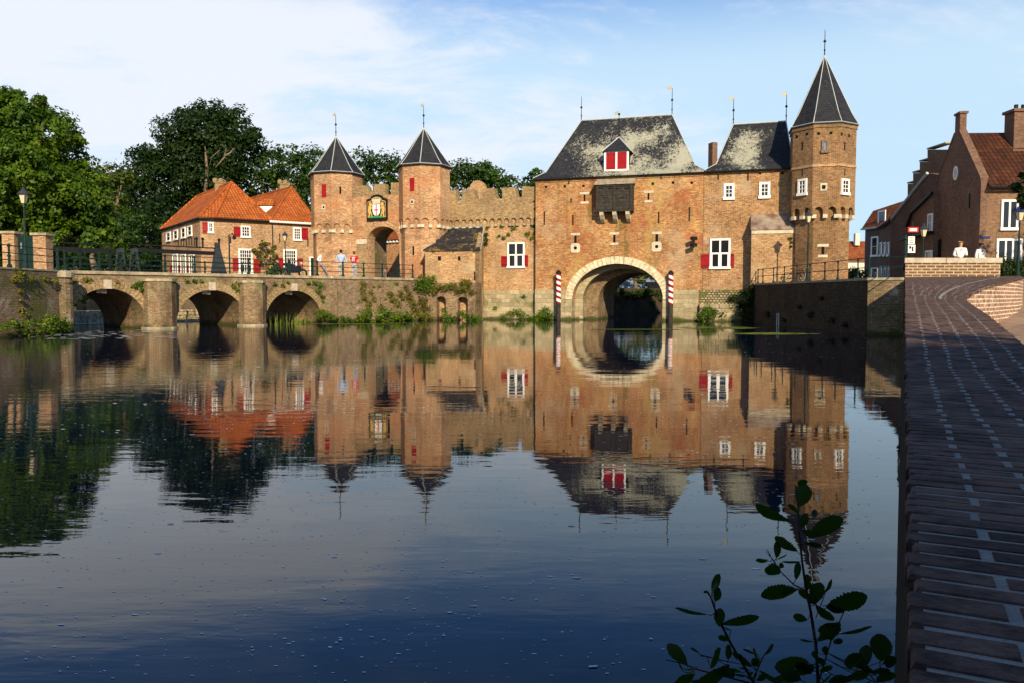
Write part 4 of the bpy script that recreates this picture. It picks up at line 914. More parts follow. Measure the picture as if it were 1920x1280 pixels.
# small iron ladder rails and a pale run-off streak on the dark quay wall
DF = Frame((15.46, 51.6), (15.50, 34.5)); s_, z_l = DF.px(1463, 568); z_l -= .6; lad = root('wall_ladder', DF.P(s_, 0, .1), 'short pale metal ladder on the dark quay wall just above the water', 'ladder')
for q in (-.16, .16): Geo().tube([DF.P(s_+q, -.3, .12), DF.P(s_+q, z_l, .12)], .03, 6).build('rail', M['lead'], lad)
for k in range(3): Geo().tube([DF.P(s_-.16, .1+k*.27, .12), DF.P(s_+.16, .1+k*.27, .12)], .018, 5).build('rung', M['lead'], lad)
# ================================================================== near embankment wall with wide brick parapet
DX, DY = .444, .896       # direction of the wall away from the camera
def wl(Y, e):             # point at forward distance Y, e metres to the right of the wall line
    return (.4955*Y+e*.896, Y-e*.444)
def lerp_tab(t, x):
    if x <= t[0][0]: return t[0][1]
    for (a, va), (b, vb) in zip(t, t[1:]):
        if x <= b: return va+(vb-va)*(x-a)/(b-a)
    return t[-1][1]
ZT = [(-5, 1.27), (3.6, 1.27), (4.5, 1.29), (5.4, 1.37), (7.7, 1.505), (11, 1.65), (12, 1.73), (13.3, 1.87), (15.5, 2.0), (20, 2.16), (22, 2.2)]
PW = [(-5, .70), (10.6, .72), (11.3, .78), (12, .90), (12.7, 1.10), (13.5, 1.36), (14.5, 1.62), (16, 1.98), (18, 2.3), (20.6, 2.55), (22, 2.7)]
def zt_(Y): return lerp_tab(ZT, Y)
def pw_(Y): return lerp_tab(PW, Y)
ZS_ = [(-40, .78), (4, .80), (8, .98), (12, 1.15), (15, 1.33), (18, 1.5), (22, 1.78), (26, 2.05), (30, 2.28), (33, 2.38), (60, 2.44), (400, 2.44)]
emb = root('parapet_wall', (wl(10, .3)[0], wl(10, .3)[1], 0), 'wide low brick parapet with pale joints running along the water at the right edge', 'parapet')
ys = [-4+.25*k for k in range(0, 100)]; ys = sorted([y for y in ys if y <= 20.4]+[2.11, 2.15])
g = Geo(); sec = []
for Y in ys:
    z = zt_(Y)+.0082; w = pw_(Y); zs = lerp_tab(ZS_, Y)
    pts = [(-.03, -1.6), (.034, z), (w-.01, z), (w-.01, zs-.25)]
    sec.append([Vector((*wl(Y, e), zz)) for e, zz in pts])
vs = [p for s in sec for p in s]; fs = []
for i in range(len(sec)-1):
    for k in range(3): fs.append((i*4+k, i*4+k+1, (i+1)*4+k+1, (i+1)*4+k))
gm = Geo().add([s[1] for s in sec]+[s[2] for s in sec], [(i, i+1, len(sec)+i+1, len(sec)+i) for i in range(len(sec)-1)]); gm.build('mortar_bed', M['mortar_light'], emb)
Geo().add([s[0] for s in sec]+[s[1] for s in sec], [(i, i+1, len(sec)+i+1, len(sec)+i) for i in range(len(sec)-1)]).build('river_face', M['brick_river_face'], emb)
Geo().add([s[2] for s in sec]+[s[3] for s in sec], [(i, i+1, len(sec)+i+1, len(sec)+i) for i in range(len(sec)-1)]).build('street_face', M['brick_flare'], emb)
# rowlock bricks laid crosswise on top, one by one
g = Geo(); rng = random.Random(3); L = 0.0; Y = .1; row = 0
STEP = 2.12
def brickbox(g, e0, e1, Y0, Y1, z0, rng, lift=0.0):
    h = .040; t0 = rng.uniform(-.0008, .002)+lift; t1 = rng.uniform(-.0008, .002)+lift; b = .004
    zz0 = zt_(Y0)-.030; zz1 = zt_(Y1)-.030; vs = []
    for (zl, ins) in ((0, 0), (h-.007, 0), (h, b)):
        for (e, yy, zb, tt) in ((e0+ins, Y0+ins, zz0, t0), (e1-ins, Y0+ins, zz0, t1), (e1-ins, Y1-ins, zz1, t1), (e0+ins, Y1-ins, zz1, t0)):
            vs.append(Vector((*wl(yy, e), zb+zl+(tt if zl else 0))))
    fs = [(8, 9, 10, 11)]
    for l in (0, 4):
        for k in range(4): fs.append((l+k, l+(k+1) % 4, l+4+(k+1) % 4, l+4+k))
    g.add(vs, fs)
Y = .3
while Y < 20.15:
    dy = .0655*(.896+0)*rng.uniform(.92, 1.09); w = pw_(Y); joint = rng.uniform(.007, .011) if Y > STEP else rng.uniform(.006, .011)
    near = Y < STEP
    if abs(Y-STEP) < .04: Y += .006
    cw_ = .228; n = max(1, int(round((w-.02)/cw_))); cuts = [.03+(w-.03)*q/n for q in range(n+1)]
    if row % 2: cuts = [cuts[0]]+[(cuts[q]+cuts[q+1])/2 for q in range(n)]+[cuts[-1]]
    n = len(cuts)-1
    off = .02
    sh_r = rng.uniform(-.006, .006)
    for k in range(n):
        jw = rng.uniform(.012, .019) if not near else rng.uniform(.009, .013); e0 = cuts[k]+(sh_r if k else 0); e1 = cuts[k+1]+sh_r-(jw if k < n-1 else -.004)
        if k == 0: e0 = off+rng.uniform(-.008, .006)
        brickbox(g, e0, e1, Y, Y+dy-joint*.9, 0, rng)
    Y += dy; row += 1
g.build('top_bricks', M['brownbrick'], emb, fix=False)
# sweeping pale kerb line inside the widening
g = Geo(); pts = []
for k in range(26):
    Y = 10.9+k*.36; e = pw_(Y)-.30-(.02*k if k < 8 else .16); pts.append(Vector((*wl(Y, e), zt_(Y)+.012)))
for i in range(len(pts)-1):
    a, b = pts[i], pts[i+1]; n_ = (b-a).cross(Vector((0, 0, 1))).normalized()*.02; g.add([a-n_, a+n_, b+n_, b-n_], [(0, 1, 2, 3)])
g.build('pale_joint', M['mortar_light'], emb)
# end block
eb = root('parapet_block', (wl(20.4, 1.2)[0], 20.0, 2.0), 'short raised brick wall with concrete coping that closes the far end of the parapet', 'wall')
xa = at(1697.5, 500, 20).x; xb = at(1876, 500, 20).x; EF = Frame((xa, 20.0), (xb, 20.0)); z1 = at(1780, 484, 20).z; zc_ = at(1780, 493.5, 20).z
Geo().plan([(xa, 20), (xb, 20), (xb+.5, 21.1), (xa+.545, 21.1)], 1.4, zc_).build('wall', M['brick_wall_end'], eb); g = Geo()
xm_ = xa+EF.w*.42; g.plan([(xa-.03, 19.97), (xm_, 19.97), (xm_+.56, 21.13), (xa+.53, 21.13)], zc_, z1).plan([(xm_+.012, 19.97), (xb+.03, 19.97), (xb+.53, 21.13), (xm_+.572, 21.13)], zc_, z1); g.each('coping_slab', M['concrete'], eb)
# wall on from the block towards the quay
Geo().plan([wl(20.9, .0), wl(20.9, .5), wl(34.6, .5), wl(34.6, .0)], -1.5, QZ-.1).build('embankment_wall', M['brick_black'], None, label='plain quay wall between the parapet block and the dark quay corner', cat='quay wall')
# ================================================================== STREET
g = Geo(); ysr = [-40, -20, -8, 0, 2, 4, 6, 8, 10, 12, 13.5, 15, 16.5, 18, 20, 22, 24, 26, 28, 30, 33, 36, 40, 50, 60]
va = []; vb = []
for Y in ysr:
    w = pw_(min(Y, 20)) if Y < 21 else .4
    x, y = wl(Y, w-.05); va.append(Vector((x, y, lerp_tab(ZS_, Y)))); vb.append(Vector((90, y, lerp_tab(ZS_, Y))))
g.add(va+vb, [(i, i+1, len(va)+i+1, len(va)+i) for i in range(len(va)-1)]); g.build('street', M['paving'], None, kind='structure')
# kerb along the far houses
g = Geo(); g.plan([(17, 35.6), (80, 35.6), (80, 60), (17, 60)], 2.4, 2.52); g.build('pavement', M['concrete'], None, kind='structure')
# ================================================================== LEFT HOUSES
def facesobj(name, mat, parent, vs, fs, **kw): return Geo().add(vs, fs).build(name, M[mat], parent, **kw)
EZ = 7.95
P0 = Vector(at(375, 409, 63.0).xy); P1 = Vector(at(404, 409, 63.4).xy); P2 = Vector(at(506, 416, 66.0).xy); Pb = Vector(at(303, 431, 74.5).xy)
h1 = root('brick_house', (P1.x, P1.y, DZ), 'left one of the two orange-roofed brick houses with red shutters by the bridge', 'house', 'red-roofed houses beside the land gate')
ax = (Pb-P0).normalized(); Bk = P2+ax*((Pb-P0).length+1.0)
Geo().plan([P0, P1, P2, Bk, Pb], 1.5, EZ-.02).build('wall', M['brick_house'], h1)
fs1 = Frame(Pb, P0); fs2 = Frame(P0, P1); fs3 = Frame(P1, P2)
r1_ = at(434, 342, 69.0); r2_ = at(368, 369, 76.0); z_ = lambda p, z: Vector((p.x, p.y, z))
cn = (P0+P1+P2+Bk+Pb)/5
def outp(p, k=.28): d = (p-cn).normalized(); return p+d*k
E = [z_(outp(p), EZ) for p in (P0, P1, P2, Bk, Pb)]; El = [p-Vector((0, 0, .13)) for p in E]
ro = facesobj('roof', 'tile_orange', h1, E+El+[r1_, r2_], [(0, 1, 10), (1, 2, 10), (2, 3, 11, 10), (3, 4, 11), (4, 0, 10, 11), (9, 8, 7, 6, 5)]+[(i, (i+1) % 5, 5+(i+1) % 5, 5+i) for i in range(5)])
g = Geo(); 
for a, b in ((E[1], r1_), (E[2], r1_), (r1_, r2_), (r2_, E[4]), (E[0], r1_)): g.tube([a, b], .11, 6)
g.build('ridge_tiles', M['tile_orange'], ro)
g = Geo(); g.tube([El[4]+Vector((0, -.08, 0)), El[0]+Vector((0, -.08, 0)), El[1]+Vector((0, -.08, 0)), El[2]+Vector((0, -.08, 0))], .07, 6); g.build('gutter', M['iron'], ro)
def chimney(px, y0, y1, Y, w, par):
    p = at(px, y0, Y); z1 = p.z; z0 = at(px, y1, Y).z-1.5; g = Geo(); g.cube((p.x, Y, (z0+z1)/2-.15), w, .7, z1-z0-.3, .5); g.cube((p.x, Y, z1-.25), w+.12, .82, .14, .5)
    o = g.build('chimney', M['brick_weathered'], par); k = Geo()
    for s in (-.22, .22): k.tube([(p.x+s, Y-.45+s*.5, z1-.08), (p.x+s, Y+.45+s*.5, z1-.08)], .2, 10)
    k.each('chimney_cowl', M['brick_weathered'], o)
chimney(411.5, 338, 359, 71.5, .85, ro)
# house 2
Q2 = Vector(at(592, 420, 68.4).xy); Q1 = P2.copy(); ax2 = ax; Q3 = Q2+ax2*12; Q0 = Q1+ax2*12
h2 = root('brick_house', (Q1.x, Q1.y, DZ), 'right one of the two orange-roofed brick houses, with small dormer, touching the gate tower', 'house', 'red-roofed houses beside the land gate')
Geo().plan([Q1+Vector((.02, 0)), Q2, Q3, Q0], 1.5, EZ-.07).build('wall', M['brick_house'], h2)
fq = Frame(Q1, Q2); cn = (Q1+Q2+Q3+Q0)/4
E2 = [z_(outp(p, .25), EZ-.05) for p in (Q1, Q2, Q3, Q0)]; El2 = [p-Vector((0, 0, .12)) for p in E2]; a_ = at(547, 351, 72.0); b_ = at(468, 373, 80.0)
ro2 = facesobj('roof', 'tile_orange', h2, E2+El2+[a_, b_], [(0, 1, 8), (1, 2, 9, 8), (2, 3, 9), (3, 0, 8, 9), (7, 6, 5, 4)]+[(i, (i+1) % 4, 4+(i+1) % 4, 4+i) for i in range(4)])
g = Geo()
for a, b in ((E2[0], a_), (E2[1], a_), (a_, b_)): g.tube([a, b], .10, 6)
g.build('ridge_tiles', M['tile_orange'], ro2)
g = Geo(); g.tube([El2[0]+Vector((0, -.1, .05)), El2[1]+Vector((0, -.1, .05))], .09, 6); g.build('gutter', M['white'], ro2)
chimney(532, 341, 364, 74.5, .85, ro2)
g = Geo(); c = at(501, 388, 70.5); g.add([Vector((c.x-.5, 70.2, c.z-1.3)), Vector((c.x+.65, 70.2, c.z+.1)), Vector((c.x-.6, 70.2, c.z+.1)), Vector((c.x-.5, 73, c.z-1.3)), Vector((c.x+.65, 73, c.z+.1)), Vector((c.x-.6, 73, c.z+.1))], [(0, 1, 2), (3, 5, 4), (0, 2, 5, 3), (1, 4, 5, 2), (0, 3, 4, 1)])
dm2 = g.build('dormer', M['white'], ro2)
g = Geo(); z = c.z+.1; g.add([Vector((c.x-.9, 70, z)), Vector((c.x+.8, 70, z)), Vector((c.x+.5, 70.5, z+.55)), Vector((c.x-.6, 70.5, z+.55)), Vector((c.x-.9, 73, z)), Vector((c.x+.8, 73, z))], [(0, 1, 2, 3), (0, 3, 4), (1, 5, 2), (2, 5, 4, 3)]); g.build('dormer_roof', M['tile_orange'], dm2)
# windows of the houses
window(fs2, 390, 400.5, 417, 437, h1, 2, 2, fw=.10, label='window beside the corner shutter'); shutter(fs2, 379.5, 389.5, 417, 437.5, h1)
window(fs3, 451, 469, 424, 445.5, h1, 3, 3, fw=.12); shutter(fs3, 438, 450.5, 426, 443.5, h1)
window(fs3, 447, 473, 467, 513, h1, 5, 6, fw=.13, label='tall small-paned ground floor window'); shutter(fs3, 436, 446.5, 485, 508, h1); shutter(fs3, 475.5, 488, 486, 512, h1)
for x, y0, y1 in ((353, 424, 443), (341, 427, 447), (326.5, 432, 450), (313, 436, 453)): window(fs1, x, x+7.5, y0, y1, h1, 1, 2, fw=.09)
for x, y0, y1 in ((356, 477, 517), (340, 477, 517), (325, 477, 517)): window(fs1, x, x+9, y0, y1, h1, 2, 5, fw=.10); shutter(fs1, x-4.5, x-.6, 498, 517, h1)
window(fq, 549, 564.5, 427, 451, h2, 3, 4, fw=.12); shutter(fq, 565.2, 577, 428, 449.5, h2)
window(fq, 531, 556, 468, 505, h2, 5, 5, fw=.13, label='tall small-paned ground floor window'); shutter(fq, 522, 530.5, 484, 505, h2); shutter(fq, 556.5, 567.5, 485, 508, h2)
s0, s1, z0, z1 = fq.rect(580, 591, 482, 524); g = Geo(); g.box(fq, s0, s0+.1, DZ, z1, 0, .08).box(fq, s0+.1, s1, z1-.1, z1, 0, .08); dr = g.build('door_frame', M['white'], h2); Geo().box(fq, s0+.1, s1, DZ, z1-.1, 0, .04).build('door', M['green'], dr)
anchors(fs3, [(432, 446, 456)], h1); anchors(fs1, [(370-5*k, 448, 461+k*.3) for k in range(8)], h1); anchors(fq, [(577, 450, 463), (524, 440, 455)], h2)
g = Geo(); s, z = fq.px(510, 421); g.tube([fq.P(s, z, .1), fq.P(s, DZ, .1)], .05, 6); g.build('downpipe', M['greysteel'], h2)
# courtyard building beyond the passage
cy = root('courtyard_building', (-9.5, 76, DZ), 'brick courtyard building with red tile eaves seen through the land gate passage', 'building')
f = Frame(at(700, 480, 75).xy, at(775, 480, 72).xy); zt = f.px(735, 451)[1]
Geo().box(f, -2, f.w+2, 2.5, zt, 0, -4).build('wall', M['brick_left_tower'], cy)
g = Geo(); g.add([f.P(-2.2, zt, .35), f.P(f.w+2.2, zt, .35), f.P(f.w+2.2, zt+2.2, -2), f.P(-2.2, zt+2.2, -2), f.P(f.w+2.2, zt, -4.3), f.P(-2.2, zt, -4.3)], [(0, 1, 2, 3), (3, 2, 4, 5), (0, 3, 5), (1, 4, 2), (5, 4, 1, 0)]); g.build('roof', M['tile_red'], cy)
g = Geo()
for k in range(24): g.box(f, -1+k*.42, -1+k*.42+.2, zt-.22, zt-.02, 0, .25)
g.each('eave_bracket', M['white'], cy)
s0, s1, z0, z1 = f.rect(717, 727, 500, 524); Geo().box(f, s0, s1, 2.8, z1, 0, .05).build('door', M['red'], cy)
# ================================================================== PEOPLE
def skinned(name, joints, edges, radii, mat, parent, sub=1):
    keys = list(joints); me = bpy.data.meshes.new(name); me.from_pydata([tuple(joints[k]) for k in keys], [(keys.index(a), keys.index(b)) for a, b in edges], [])
    o = bpy.data.objects.new(name, me); col.objects.link(o); o.parent = parent
    sk = o.modifiers.new('Skin', 'SKIN'); sk.use_smooth_shade = True
    lay = me.skin_vertices[0] if me.skin_vertices else None
    if lay is None:
        bm = bmesh.new(); bm.from_mesh(me); bm.verts.layers.skin.verify(); bm.to_mesh(me); bm.free(); lay = me.skin_vertices[0]
    for i, k in enumerate(keys):
        r = radii[k]; lay.data[i].radius = (r, r) if not isinstance(r, tuple) else r; lay.data[i].use_root = (i == 0)
    if sub: s_ = o.modifiers.new('Sub', 'SUBSURF'); s_.levels = sub; s_.render_levels = sub
    me.materials.append(M[mat]); return o
def person(loc, rz, h, label, pose, top, legs, hair, shoe='shoe', hairlong=False, sleeves=True, group=None):
    """local frame: x right of the person, y forward, z up; scaled to height h"""
    rt = root('person', loc, label, 'person', group); rt.rotation_euler = (0, 0, rz)
    k = h/1.75; J = {}
    base = {'pelvis': (0, 0, .95), 'waist': (0, 0, 1.08), 'chest': (0, .01, 1.30), 'neck': (0, 0, 1.47), 'nape': (0, .01, 1.53), 'skull': (0, .02, 1.64), 'crown': (0, .015, 1.70),
            'shl': (-.205, 0, 1.41), 'ell': (-.26, -.03, 1.13), 'wrl': (-.28, .08, .90), 'shr': (.205, 0, 1.41), 'elr': (.26, -.03, 1.13), 'wrr': (.28, .08, .90),
            'hpl': (-.09, 0, .90), 'knl': (-.11, .03, .49), 'anl': (-.12, -.02, .09), 'tol': (-.13, .13, .04), 'hpr': (.09, 0, .90), 'knr': (.11, .03, .49), 'anr': (.12, -.02, .09), 'tor': (.13, .13, .04)}
    base.update(pose)
    J = {a: Vector(b)*k for a, b in base.items()}
    for s in 'lr':   # hands: palm, thumb and four fingers
        w = J['wr'+s]; e = J['el'+s]; d = (w-e).normalized(); sg = -1 if s == 'l' else 1; side = Vector((0, 1, 0)); side = (side-d*side.dot(d)).normalized()
        J['pm'+s] = w+d*.06*k
        J['th1'+s] = w+d*.04*k+side*.045*k; J['th2'+s] = w+d*.08*k+side*.065*k
        for i, (o, ln) in enumerate(((.030, .085), (.010, .095), (-.010, .09), (-.028, .07))):
            inn = Vector((-sg*.018, 0, 0))*k
            J['f%da' % i+s] = w+d*.10*k+side*o*k; J['f%db' % i+s] = w+d*(.10+ln*.5)*k+side*o*1.1*k+inn; J['f%dc' % i+s] = w+d*(.10+ln)*k+side*o*1.1*k+inn*2.2
    hd = (J['skull']-J['nape']); J['brow'] = J['skull']+Vector((0, .045, .0))*k; J['nose'] = J['skull']+Vector((0, .095, -.025))*k; J['chin'] = J['skull']+Vector((0, .055, -.095))*k
    rd = {'pelvis': (.145, .11), 'waist': (.13, .10), 'chest': (.17, .12), 'neck': (.07, .06), 'nape': .052, 'skull': (.075, .085), 'crown': .06, 'brow': .05, 'nose': .016, 'chin': .032}
    for s in 'lr':
        rd.update({'sh'+s: .058, 'el'+s: .042, 'wr'+s: .028, 'hp'+s: .085, 'kn'+s: .058, 'an'+s: .040, 'to'+s: .036, 'pm'+s: (.034, .018), 'th1'+s: .012, 'th2'+s: .009})
        for i in range(4): rd.update({'f%da' % i+s: .010, 'f%db' % i+s: .009, 'f%dc' % i+s: .007})
    ed = [('pelvis', 'waist'), ('waist', 'chest'), ('chest', 'neck'), ('neck', 'nape'), ('nape', 'skull'), ('skull', 'crown'), ('skull', 'brow'), ('brow', 'nose'), ('skull', 'chin')]
    for s in 'lr':
        ed += [('chest', 'sh'+s), ('sh'+s, 'el'+s), ('el'+s, 'wr'+s), ('wr'+s, 'pm'+s), ('wr'+s, 'th1'+s), ('th1'+s, 'th2'+s), ('pelvis', 'hp'+s), ('hp'+s, 'kn'+s), ('kn'+s, 'an'+s), ('an'+s, 'to'+s)]
        for i in range(4): ed += [('pm'+s, 'f%da' % i+s), ('f%da' % i+s, 'f%db' % i+s), ('f%db' % i+s, 'f%dc' % i+s)]
    rk = {a: (tuple(q*k for q in r) if isinstance(r, tuple) else r*k) for a, r in rd.items()}
    skinned('body', J, ed, rk, 'skin', rt)
    def sub(keys, ed_, grow, name, mat, extra={}):
        jj = {q: J[q] for q in keys}; rr = {}
        for q in keys:
            r = rk[q]; r = tuple(x+grow*k for x in r) if isinstance(r, tuple) else r+grow*k; rr[q] = extra.get(q, r)
        return skinned(name, jj, ed_, rr, mat, rt)
    J['cuffl'] = J['ell'].lerp(J['wrl'], .85); J['cuffr'] = J['elr'].lerp(J['wrr'], .85); rk['cuffl'] = rk['cuffr'] = .031*k
    J['slvl'] = J['shl'].lerp(J['ell'], .75); J['slvr'] = J['shr'].lerp(J['elr'], .75); rk['slvl'] = rk['slvr'] = .05*k
    J['hem'] = J['pelvis']+Vector((0, 0, -.0))*k; rk['hem'] = (.15*k, .115*k)
    J['coll'] = J['neck']+Vector((0, 0, .0)); rk['coll'] = (.065*k, .055*k)
    ks = ['hem', 'waist', 'chest', 'coll', 'shl', 'shr']; es = [('hem', 'waist'), ('waist', 'chest'), ('chest', 'coll'), ('chest', 'shl'), ('chest', 'shr')]
    if sleeves: ks += ['ell', 'elr', 'cuffl', 'cuffr']; es += [('shl', 'ell'), ('shr', 'elr'), ('ell', 'cuffl'), ('elr', 'cuffr')]
    else: ks += ['slvl', 'slvr']; es += [('shl', 'slvl'), ('shr', 'slvr')]
    sh = sub(ks, es, .018, 'shirt', top)
    J['legl'] = J['knl'].lerp(J['anl'], .93); J['legr'] = J['knr'].lerp(J['anr'], .93); rk['legl'] = rk['legr'] = .047*k
    J['belt'] = J['pelvis']+Vector((0, 0, .05))*k; rk['belt'] = (.14*k, .105*k)
    sub(['pelvis', 'belt', 'hpl', 'knl', 'legl', 'hpr', 'knr', 'legr'], [('pelvis', 'belt'), ('pelvis', 'hpl'), ('hpl', 'knl'), ('knl', 'legl'), ('pelvis', 'hpr'), ('hpr', 'knr'), ('knr', 'legr')], .014, 'trousers', legs)
    for s in 'lr':
        skinned('shoe', {'a': J['an'+s]+Vector((0, -.03, -.04))*k, 'b': J['to'+s], 'c': J['to'+s]+Vector((0, .08, -.005))*k}, [('a', 'b'), ('b', 'c')], {'a': .045*k, 'b': .045*k, 'c': .03*k}, shoe, rt)
    hj = {'a': J['skull']+Vector((0, -.025, .02))*k, 'b': J['crown']+Vector((0, -.005, .02))*k, 'c': J['nape']+Vector((0, -.05, .04 if not hairlong else -.06))*k}
    skinned('hair', hj, [('a', 'b'), ('a', 'c')], {'a': (.09*k, .09*k), 'b': (.07*k, .065*k), 'c': (.055*k if not hairlong else .075*k)}, hair, rt)
    return rt, sh, k
fy = -.55
def on_bridge(x, d, dz=DZ+.13):
    s = BF.px(x, 520, d)[0]; return BF.P(s, dz, d)
away = math.atan2(-BF.n.x, BF.n.y)   # facing roughly away from the river
p = on_bridge(640, -.62); 
person(p-Vector((0, 0, .10)), (.12), 1.82, 'person in light blue sweater and pale jeans standing with back turned at the railing', {'ell': (-.30, .02, 1.15), 'wrl': (-.30, .03, .92), 'elr': (.30, .02, 1.15), 'wrr': (.33, .03, .90), 'hpl': (-.09, 0, .9), 'anl': (-.10, -.02, .09), 'anr': (.14, -.02, .09)}, 'cloth_blue', 'denim', 'hair_dark')
p = on_bridge(664.5, -.62)
r3, sh3, k3 = person(p-Vector((0, 0, .10)), (-.15), 1.76, 'person in red football jersey with white number, standing right of the one in blue', {'ell': (-.26, .10, 1.16), 'wrl': (-.20, .26, 1.10), 'elr': (.27, -.02, 1.15), 'wrr': (.25, .10, .92)}, 'cloth_red', 'denim', 'hair_brown', 'shoewhite', sleeves=False)
jf = Frame((-.3, -.14), (.3, -.14)); g = Geo()
# number 21 and a name bar on the back of the jersey, in the jersey's own frame
def seg(g, x0, x1, z0, z1, y=-.150):
    b = base_of(r3); g.add([Vector((x0, y, z0))+b, Vector((x1, y, z0))+b, Vector((x1, y, z1))+b, Vector((x0, y, z1))+b, Vector((x0, y+.03, z0))+b, Vector((x1, y+.03, z0))+b, Vector((x1, y+.03, z1))+b, Vector((x0, y+.03, z1))+b], [(0, 1, 2, 3), (0, 4, 5, 1), (1, 5, 6, 2), (2, 6, 7, 3), (3, 7, 4, 0)])
for (a, b, c_, d_) in ((-.10, -.01, 1.305, 1.33), (-.035, -.01, 1.245, 1.305), (-.10, -.01, 1.22, 1.245), (-.10, -.075, 1.16, 1.22), (-.10, -.01, 1.135, 1.16), (.03, .06, 1.135, 1.33), (-.11, .11, 1.365, 1.40)): seg(g, a, b, c_, d_)
g.build('jersey_number', M['white'], r3)
p = on_bridge(607, -.30)
person(p-Vector((0, 0, .10)), (-1.35), 1.72, 'person in white top and grey trousers leaning against the bridge railing', {'pelvis': (0, -.20, .93), 'waist': (0, -.24, 1.06), 'chest': (0, -.22, 1.28), 'neck': (0, -.14, 1.44), 'nape': (0, -.12, 1.50), 'skull': (0, -.09, 1.60), 'crown': (0, -.09, 1.67), 'shl': (-.18, -.17, 1.39), 'shr': (.18, -.17, 1.39), 'ell': (-.24, -.36, 1.16), 'wrl': (-.24, -.26, .96), 'elr': (.24, -.36, 1.16), 'wrr': (.24, -.26, .96), 'hpl': (-.09, -.18, .9), 'hpr': (.09, -.18, .9), 'knl': (-.11, .05, .52), 'knr': (.11, .10, .52), 'anl': (-.12, .20, .10), 'anr': (.12, .32, .10), 'tol': (-.13, .35, .05), 'tor': (.13, .47, .05)}, 'cloth_white', 'denim_grey', 'hair_fair', 'shoewhite')
pp = at(1800, 500, 33.5); 
person((pp.x, 33.5, 2.36), math.pi*.93, 1.62, 'person in white jacket over coral top, left of two behind the parapet block', {'wrl': (-.18, .22, 1.12), 'wrr': (.20, .20, 1.05)}, 'cloth_white', 'denim_grey', 'hair_fair', hairlong=True)
pp = at(1838, 500, 33.5)
person((pp.x, 33.5, 2.36), math.pi*1.1, 1.56, 'person in a pale blue shirt, right one of the two behind the parapet block', {}, 'cloth_white', 'denim', 'hair_brown')
# ================================================================== LAMPS
def lamp(px, ybase, ytop, Y, zb, label, arm=False, blue=False):
    p = at(px, ybase, Y); p.z = zb; H = at(px, ytop, Y).z-zb; rt = root('street_lamp', p, label, 'street lamp', 'lantern lamps on green posts')
    g = Geo(); hl = H-.75
    g.lathe(p, [(.11, 0), (.11, .25), (.075, .32), (.07, .75), (.09, .80), (.05, .9), (.045, hl*.6), (.07, hl*.62), (.04, hl*.65), (.033, hl*.93), (.055, hl*.95), (.03, hl)], 10); g.build('pole', M['green'], rt)
    g = Geo(); q = p+Vector((0, 0, hl)); r0, r1 = .11, .20
    for k in range(4):
        t = math.pi/4+k*math.pi/2; g.tube([q+Vector((r0*math.cos(t), r0*math.sin(t), 0)), q+Vector((r1*math.cos(t), r1*math.sin(t), .42))], .014, 4)
    lh = g.build('lantern_frame', M['green'], rt)
    g = Geo(); g.lathe(q, [(r0*.92, .02), (r1*.95, .41)], 4); g.build('lantern_glass', M['lampglass'], lh)
    g = Geo(); g.lathe(q, [(.26, .42), (.20, .50), (.07, .64), (.05, .70), (.02, .76)], 8); g.build('lantern_cap', M['signblue'] if blue else M['greysteel'], lh)
lamp(49, 506, 351, 36.0, 2.8, 'green lantern lamp post in front of the dark door between brick piers')
lamp(535.5, 520, 434, 62.5, 2.8, 'small lantern lamp post in front of the house with the climbing rose')
lamp(1513.5, 525, 394, 47.2, QZ, 'green lantern lamp post in front of the tall tower')
lamp(1908, 526, 384, 37.0, 2.5, 'green lamp post with a blue-topped lantern in front of the gabled house', blue=True)
lamp(1730, 500, 419, 44.0, 2.5, 'lantern on a post behind the red and white sign')
g = Geo(); p = at(431, 518, 58); p.z = 2.8; H = at(431, 441, 58).z-2.8; g.tube([p, p+Vector((0, 0, H)), p+Vector((.25, 0, H+.1)), p+Vector((.38, 0, H-.12))], .05, 6); rt = root('lamp_post', p, 'plain hooked lamp post in front of the corner of the left house', 'lamp post'); g.build('pole', M['iron'], rt); Geo().ball(p+Vector((.38, 0, H-.2)), .15, 8).build('lamp_head', M['iron'], rt)
# brick gate piers with door
def pier(x0, x1, Y, y0, label):
    a = at(x0, 480, Y).x; b = at(x1, 480, Y).x; z1 = at((x0+x1)/2, y0, Y).z; rt = root('brick_pier', ((a+b)/2, Y, 2.8), label, 'gate pier', 'brick piers beside the dark door')
    g = Geo(); g.cube(((a+b)/2, Y+.3, (2.7+z1-.12)/2), b-a-.08, .6, z1-.12-2.7); g.build('shaft', M['brick_house'], rt); g = Geo(); g.cube(((a+b)/2, Y+.3, z1-.06), b-a+.1, .8, .12); g.build('cap', M['coping'], rt)
pier(3, 29, 40, 434, 'left brick pier of the dark door at the far left'); pier(61, 88, 40, 437, 'right brick pier of the dark door, behind the lamp post')
a = at(28, 480, 40).x; b = at(63, 480, 40).x; z1 = at(45, 442, 40).z
rt = root('garden_door', ((a+b)/2, 40.3, 2.8), 'dark green door between the two brick piers at the far left', 'door'); g = Geo()
for k in range(6): g.cube((a+(b-a)*(k+.5)/6, 40.3, (2.8+z1)/2), (b-a)/6-.01, .06, z1-2.8)
g.build('boards', M['green'], rt); g = Geo(); g.cube((a+.2, 40.24, z1-.5), .05, .06, .3); g.build('handle', M['chrome'], rt)
